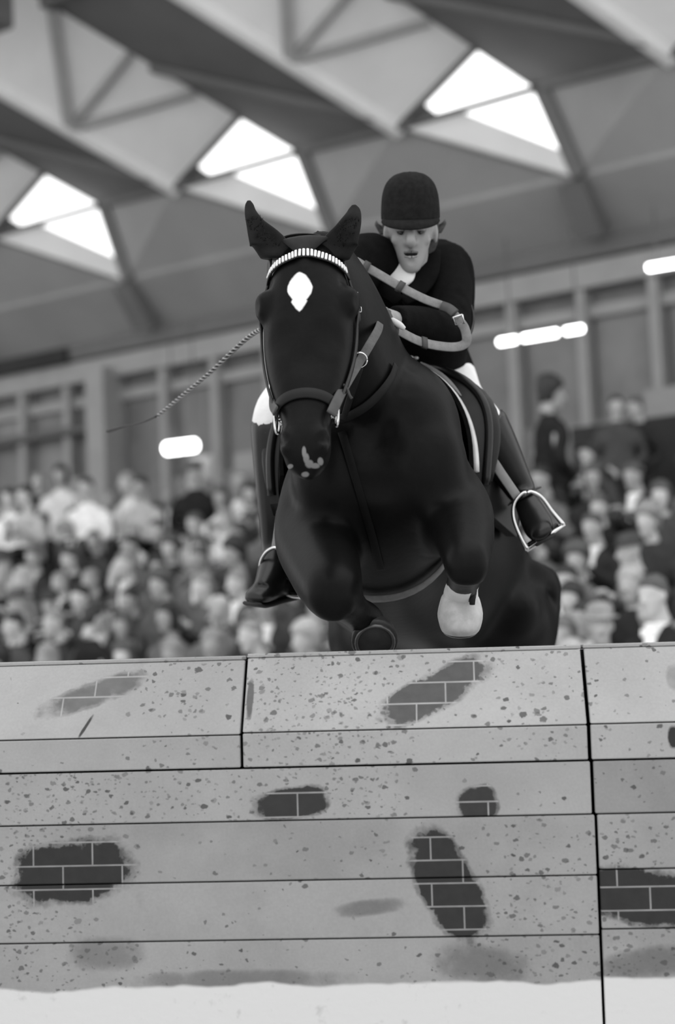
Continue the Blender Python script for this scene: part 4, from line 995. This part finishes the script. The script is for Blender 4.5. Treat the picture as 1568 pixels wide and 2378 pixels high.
sheet('cloth', -93, 93, pad_f, lambda th: -.46+.18*max(0,(abs(th)-70)/30), pad_o, .012, m_pad, pad, 40, 12, True)
for s in (1, -1):
    q = bmesh.new(); pts = [TS(pad_f(th*s)-.055, th*s, skin_off(pad_f(th*s)-.055, th*s, pad_o(th*s, 0))+.007)[0] for th in range(8, 94 if s > 0 else 70, 4)]
    strap(q, pts, .019, .012, lambda i: (coat_n(pts[i])+HF*.5)); done('piping', q, m_pipe, pad)
sad = tag(empty('saddle', TS(-.1, 0, .05)[0]), 'dark leather jumping saddle with rounded flaps under the rider', 'saddle')
flap_f = lambda s: (lambda th: .115 - .10*((abs(th)-58)/46)**2*(1 if abs(th) > 58 else .8))
flap_o = lambda th, j: (.058 + (.056 if th > 0 else .012)*math.exp(-((abs(th)-58)/26)**2))*(1-.3*j)
flap_t = lambda th: .026 + (.056 if th > 0 else .012)*math.exp(-((abs(th)-58)/26)**2)
for s in (1, -1):
    fl = sheet('flap', s*20, s*97, flap_f(s), lambda th: -.30+.0*th, flap_o, flap_t, m_sad, sad, 26, 14)
    q = bmesh.new(); pts = [TS(flap_f(s)(th)+.002, th*s, flap_o(th*s, 0)-.008)[0] for th in range(22, 97, 3)]
    tube(q, pts, .013, 10); done('flap_rim', q, m_boot, fl)
    q = bmesh.new(); pts = [TS(flap_f(s)(th)-.05, th*s, flap_o(th*s, .1)+.002)[0] for th in range(34, 92, 4)]
    tube(q, pts, [.006+.022*math.sin(math.pi*i/(len(pts)-1)) for i in range(len(pts))], 12, flat=.6); done('knee_roll', q, m_sad, fl)
    # light billet straps showing in front of the flap
    q = bmesh.new(); pts = [TS(.122, th*s, .058)[0] for th in range(26, 56, 3)]
    strap(q, pts, [.004+.012*math.sin(math.pi*i/(len(pts)-1)) for i in range(len(pts))], .006, HF+HU*.3); done('billet_strap', q, m_leath, sad)
q = bmesh.new()
loft(q, [(TS(a, 0, .02)[0], HL, HU, w, h, .06, 2.2) for a, w, h in ((.13, .05, .05), (.09, .09, .085), (.0, .11, .06), (-.15, .14, .05), (-.32, .17, .09), (-.40, .14, .11), (-.44, .06, .08))], 4, 22); done('seat', q, m_sad, sad)
q = bmesh.new(); pts = [TS(.10, th, .012)[0] for th in range(100, 262, 6)]
strap(q, pts, .034, .008, lambda i: coat_n(pts[i])); done('girth', q, m_strapg, sad)
# stirrups
def stirrup(leath, arch, b0, b1, thick):
    q = bmesh.new(); p_ = path([px(*a) for a in leath], 6); strap(q, p_, .027, .006, CAMB+CAMU*.1); done('stirrup_leather', q, m_leath, sad)
    q = bmesh.new(); p_ = path([px(*a) for a in arch], 6); k = len(p_)-1
    tube(q, p_, [.0052+.0022*abs(2*i/k-1)**3 for i in range(k+1)], 10); st_ = done('stirrup_iron', q, m_chrome, sad)
    A, B_ = px(*b0), px(*b1); dv = (B_-A).normalized(); back = -CAMB*1.0+CAMU*.12; back = (back-dv*back.dot(dv)).normalized()
    nn = dv.cross(back).normalized()
    q = bmesh.new(); strap(q, [A-dv*.004, A.lerp(B_, .5), B_+dv*.004], .048, .011, nn)
    bmesh.ops.translate(q, verts=q.verts, vec=back*.018); done('tread', q, m_chrome, st_)
    q = bmesh.new(); strap(q, [A+dv*.012, A.lerp(B_, .5), B_-dv*.012], .034, .008, nn)
    bmesh.ops.translate(q, verts=q.verts, vec=back*.018+(nn if nn.dot(CAMU) > 0 else -nn)*.008); done('tread_pad', q, m_brid, st_)
stirrup([(1140, 1062, 5.0), (1168, 1105, 4.99), (1203, 1156, 4.97)],
        [(1226, 1277, 4.95), (1206, 1240, 4.95), (1192, 1200, 4.95), (1196, 1165, 4.95), (1222, 1142, 4.95), (1255, 1152, 4.95), (1283, 1188, 4.95), (1309, 1219, 4.95)], (1226, 1277, 4.95), (1309, 1219, 4.95), .01)
stirrup([(660, 1120, 5.03), (655, 1170, 5.01), (648, 1225, 4.99), (641, 1276, 4.97)],
        [(620, 1374, 5.03), (606, 1345, 5.03), (605, 1310, 5.0), (618, 1283, 4.98), (641, 1271, 4.97), (664, 1280, 4.98), (690, 1330, 5.01), (697, 1386, 5.03)], (620, 1376, 5.03), (697, 1387, 5.03), .01)

# bridle
bridle = tag(empty('bridle', HD(.5, 0, .02)), 'black bridle with striped browband and steel bit on the horse\'s head', 'bridle')
def HSF(t, ang, off=.005):
    xs = [k[0] for k in HEADK]; w, fr, bk = [float(np.interp(t, xs, [k[i] for k in HEADK])) for i in (1, 2, 3)]
    c = HD(t, 0, fr-(fr+bk)/2*.9); ca, sa = math.cos(R(ang)), math.sin(R(ang)); e = 2.3
    f = (abs(ca)**e+abs(sa)**e)**(-1/e); ry = (fr+bk)/2*(.9 if sa > 0 else 1.1)
    p = c+hS*(w*f*ca)+hN*(ry*f*sa); h = HB.find_nearest(p)
    return h[0]+h[1]*off
def hn(p): return coat_n(p)
def hstrap(name, fn, params, width, thick, m, parent, off=.005):
    q = bmesh.new(); pts = [HSF(*fn(u_), off) for u_ in params]
    for _ in range(2): pts = [pts[0]]+[(pts[i-1]+pts[i]*2+pts[i+1])/4 for i in range(1, len(pts)-1)]+[pts[-1]]
    strap(q, pts, width, thick, lambda i: hn(pts[i])); return done(name, q, m, parent), pts
bfn = lambda a: (.078+.035*abs(math.cos(R(a)))**2, a)
bb, bpts = hstrap('browband', bfn, [10+160*i/40 for i in range(41)], .024, .005, m_brid, bridle, .007)
Ls = [0]
for i in range(40): Ls.append(Ls[-1]+(bpts[i+1]-bpts[i]).length)
NST = 27; sm = None; i0 = 3; L0, L1 = Ls[3], Ls[-4]
for k in range(NST):
    s_ = L0+(L1-L0)*(k+.5)/NST; i = max(j for j in range(40) if Ls[j] <= s_); g = (s_-Ls[i])/(Ls[i+1]-Ls[i]); p = bpts[i].lerp(bpts[i+1], g)
    t_ = (bpts[i+1]-bpts[i]).normalized(); N_ = hn(p); N_ = (N_-t_*N_.dot(t_)).normalized(); S_ = t_.cross(N_)
    if sm is None:
        q = bmesh.new(); box(q, I4, (-(L1-L0)/NST*.34, -.0105, 0), ((L1-L0)/NST*.34, .0105, .004), .001)
        bmesh.ops.recalc_face_normals(q, faces=q.faces); sm = bpy.data.meshes.new('browband_stripe'); q.to_mesh(sm); q.free(); sm.materials.append(mat('browband_white', 225, .45, .3, .05))
    o = bpy.data.objects.new('browband_stripe', sm); COL.objects.link(o); o.parent = bb; o.matrix_parent_inverse = WM(bb).inverted()
    c_ = p+N_*.0022; o.matrix_basis = Matrix(((t_.x, S_.x, N_.x, c_.x), (t_.y, S_.y, N_.y, c_.y), (t_.z, S_.z, N_.z, c_.z), (0, 0, 0, 1)))
hstrap('noseband', lambda a: (.725+.012*math.cos(R(a*2)), a), [-170+340*i/50 for i in range(51)], .028, .006, m_nose, bridle, .005)
for s, a0 in ((1, 8), (-1, 172)):
    hstrap('cheekpiece', lambda t: (t, a0), [.10+.66*i/24 for i in range(25)], .016, .006, m_brid, bridle, .006)
    hstrap('throatlatch', lambda u_: (.09+.16*u_, a0-s*(10+75*u_)), [i/16 for i in range(17)], .014, .005, m_brid, bridle, .006)
    for tt in ((.20, .25) if s > 0 else (.23,)):
        q = bmesh.new(); c = HSF(tt, a0+s*4, .009); tube(q, [c+hS*.004+hA*.007, c-hS*.004+hA*.007, c-hS*.004-hA*.007, c+hS*.004-hA*.007, c+hS*.004+hA*.007], .0013, 6, hN); done('buckle', q, m_chrome, bridle)
    c = HSF(.765, a0 if s > 0 else 188, .010)
    q = bmesh.new(); pts = [c+hA*(.030*math.cos(R(20*i)))+(hS*s*.35+hN*.95).normalized()*(.013*math.sin(R(20*i))) for i in range(19)]
    tube(q, pts, .004, 10, hS); br = done('bit_ring', q, m_chrome, bridle)
    q = bmesh.new(); tube(q, [c-hS*s*.004, c-hS*s*.03], .009, 10); done('mouthpiece', q, m_chrome, br)
q = bmesh.new(); pts = path([HSF(.10, 8, .006), px(795, 600, 4.40), px(765, 560, 4.46), px(705, 548, 4.47), px(650, 560, 4.46), px(628, 600, 4.40), HSF(.10, 172, .006)], 6)
strap(q, pts, .025, .005, lambda i: (pts[i]-px(708, 640, 4.42))); done('headpiece', q, m_brid, bridle)
# reins: bit to hand, and the slack loop flying over the rider's arm
def straps(name, pts, width, m, parent, normal=None, thick=.005, mm=8):
    q = bmesh.new(); p_ = path([px(*a) if isinstance(a, tuple) else a for a in pts], mm); strap(q, p_, width, thick, normal or CAMB); return done(name, q, m, parent), p_
straps('rein', [(769, 962, 4.09), (786, 925, 4.13), (800, 898, 4.20)], .026, m_reind, bridle, CAMB+CAMR*.3)
r1, _ = straps('rein', [(798, 902, 4.195), (818, 868, 4.26), (838, 835, 4.32), (862, 795, 4.36), (880, 762, 4.44), (884, 735, 4.58)], .024, m_nose if False else mat('rein_grey_dark', 84, .7, .2, .15, 60, .3), bridle, CAMB+CAMR*.3)
straps('rein_keeper', [(797, 893, 4.18), (806, 903, 4.18), (812, 918, 4.18), (817, 925, 4.185)], .007, m_reind, r1)
straps('rein', [px(640, 955, 4.11), px(632, 930, 4.2), px(640, 850, 4.45), px(668, 775, 4.6), HAL+HML.to_3x3() @ V((0, .07, -.02))], .024, m_reind, bridle, CAMB-CAMR*.5)
loop = [HAL+HML.to_3x3() @ V((0, .07, -.02)), (755, 650, 4.74), (812, 606, 4.83), (850, 620, 4.86), (930, 666, 4.86), (985, 694, 4.84), (1036, 714, 4.85), (1064, 740, 4.83)]
up1, upp = straps('rein', loop, .026, m_rein, bridle, CAMB+CAMU*.35)
low = [(1064, 740, 4.83), (1080, 765, 4.83), (1082, 796, 4.83), (1050, 806, 4.82), (985, 796, 4.77), (930, 770, 4.70), (890, 742, 4.64), (872, 716, 4.63)]
lo1, lop = straps('rein', low, .027, m_rein, bridle, CAMB+CAMU*.3)
def sleeve(P, i, m, L=.018, w=.034, parent=None):
    t_ = (P[i+1]-P[i-1]).normalized(); q = bmesh.new(); strap(q, [P[i]-t_*L/2+CAMB*.002, P[i]+CAMB*.002, P[i]+t_*L/2+CAMB*.002], w, .012, CAMB+CAMU*.3); done('rein_stop', q, m, parent)
def close(P, x, y): return min(range(2, len(P)-2), key=lambda i: (proj(P[i])[0]-x)**2+(proj(P[i])[1]-y)**2)
for x, y in ((850, 620), (929, 666)): sleeve(upp, close(upp, x, y), m_reind, parent=up1)
for x, y in ((916, 762), (986, 797)): sleeve(lop, close(lop, x, y), m_reind, parent=lo1)
e_, _ = straps('rein_end', [(1024, 710, 4.84), (1042, 717, 4.835), (1056, 728, 4.825)], .030, m_reind, up1, CAMB+CAMU*.35, .010)
q = bmesh.new(); c = px(1064, 742, 4.82); tube(q, [c+CAMR*.012+CAMU*.014, c+CAMR*.018-CAMU*.01, c-CAMR*.008-CAMU*.016, c-CAMR*.014+CAMU*.006, c+CAMR*.012+CAMU*.014], .0028, 8); done('buckle', q, m_chrome, e_)
straps('rein', [(1072, 690, 5.10), (1092, 705, 5.06), (1100, 735, 5.03), (1096, 765, 5.0), (1084, 790, 4.9)], .012, m_brid, bridle, CAMR+CAMB*.3)

# running martingale
mg = tag(empty('martingale', coat(840, 1130)), 'dark leather martingale strap hanging down the horse\'s chest', 'martingale')
def cstrap(name, pts, width, m, off=.007):
    raw = path([V((x, y, 0)) for x, y in pts], 8); P = [coat(v.x, v.y, off) for v in raw]
    for _ in range(4): P = [P[0]]+[(P[i-1]+P[i]*2+P[i+1])/4 for i in range(1, len(P)-1)]+[P[-1]]
    q = bmesh.new(); strap(q, P, width, .006, lambda i: coat_n(P[i])); return done(name, q, m, mg)
cstrap('chest_strap', [(795, 1005), (828, 1120), (858, 1220), (876, 1290), (884, 1318)], .022, mat('chest_strap_leather', 11, .6, .08, .2, 20))
cstrap('neck_strap', [(790, 972), (822, 958), (855, 936), (885, 905), (906, 875), (914, 850)], .026, m_dbrown)
cstrap('fork_strap', [(836, 846), (826, 880), (812, 930), (800, 975)], .018, m_dbrown)
q = bmesh.new(); c = px(835, 836, 4.32); tube(q, [c+CAMR*(.019*math.cos(R(15*i)))+(CAMU*.95+CAMB*.3)*(.019*math.sin(R(15*i))) for i in range(25)], .0024, 8, CAMB); done('ring', q, m_chrome, mg)

# whip
whip = tag(empty('riding_whip', HAL), 'thin braided riding whip pointing down to the left', 'whip')
P = path([HAL+HML.to_3x3() @ V((.02, .09, -.03)), px(600, 768, 4.80), px(480, 872, 5.05), px(366, 966, 5.3)], 14)
q = bmesh.new(); tube(q, P, [.0058-.0022*i/(len(P)-1) for i in range(len(P))], 8); done('shaft', q, m_brid, whip)
for ph in (0, math.pi):
    q = bmesh.new(); Q = []
    for i in range(360):
        f_ = i/359*(len(P)-1); k = min(int(f_), len(P)-2); c = P[k].lerp(P[k+1], f_-k); t_ = (P[k+1]-P[k]).normalized(); X_, Y_ = frame(t_, CAMU)
        a = f_*3.6+ph; r_ = .0056-.0018*i/359; Q.append(c+X_*(r_*math.cos(a))+Y_*(r_*math.sin(a)))
    tube(q, Q, .0026, 5); done('braid', q, mat('whip_braid', 150, .6, .2, .1, 60), whip)
q = bmesh.new(); L_ = path([px(366, 966, 5.3), px(330, 981, 5.4), px(290, 990, 5.5), px(252, 1001, 5.6)], 6); tube(q, L_, [.0045+.012*max(0, i/(len(L_)-1)-.55) for i in range(len(L_))], 8, flat=.6); done('lash', q, m_brid, whip)
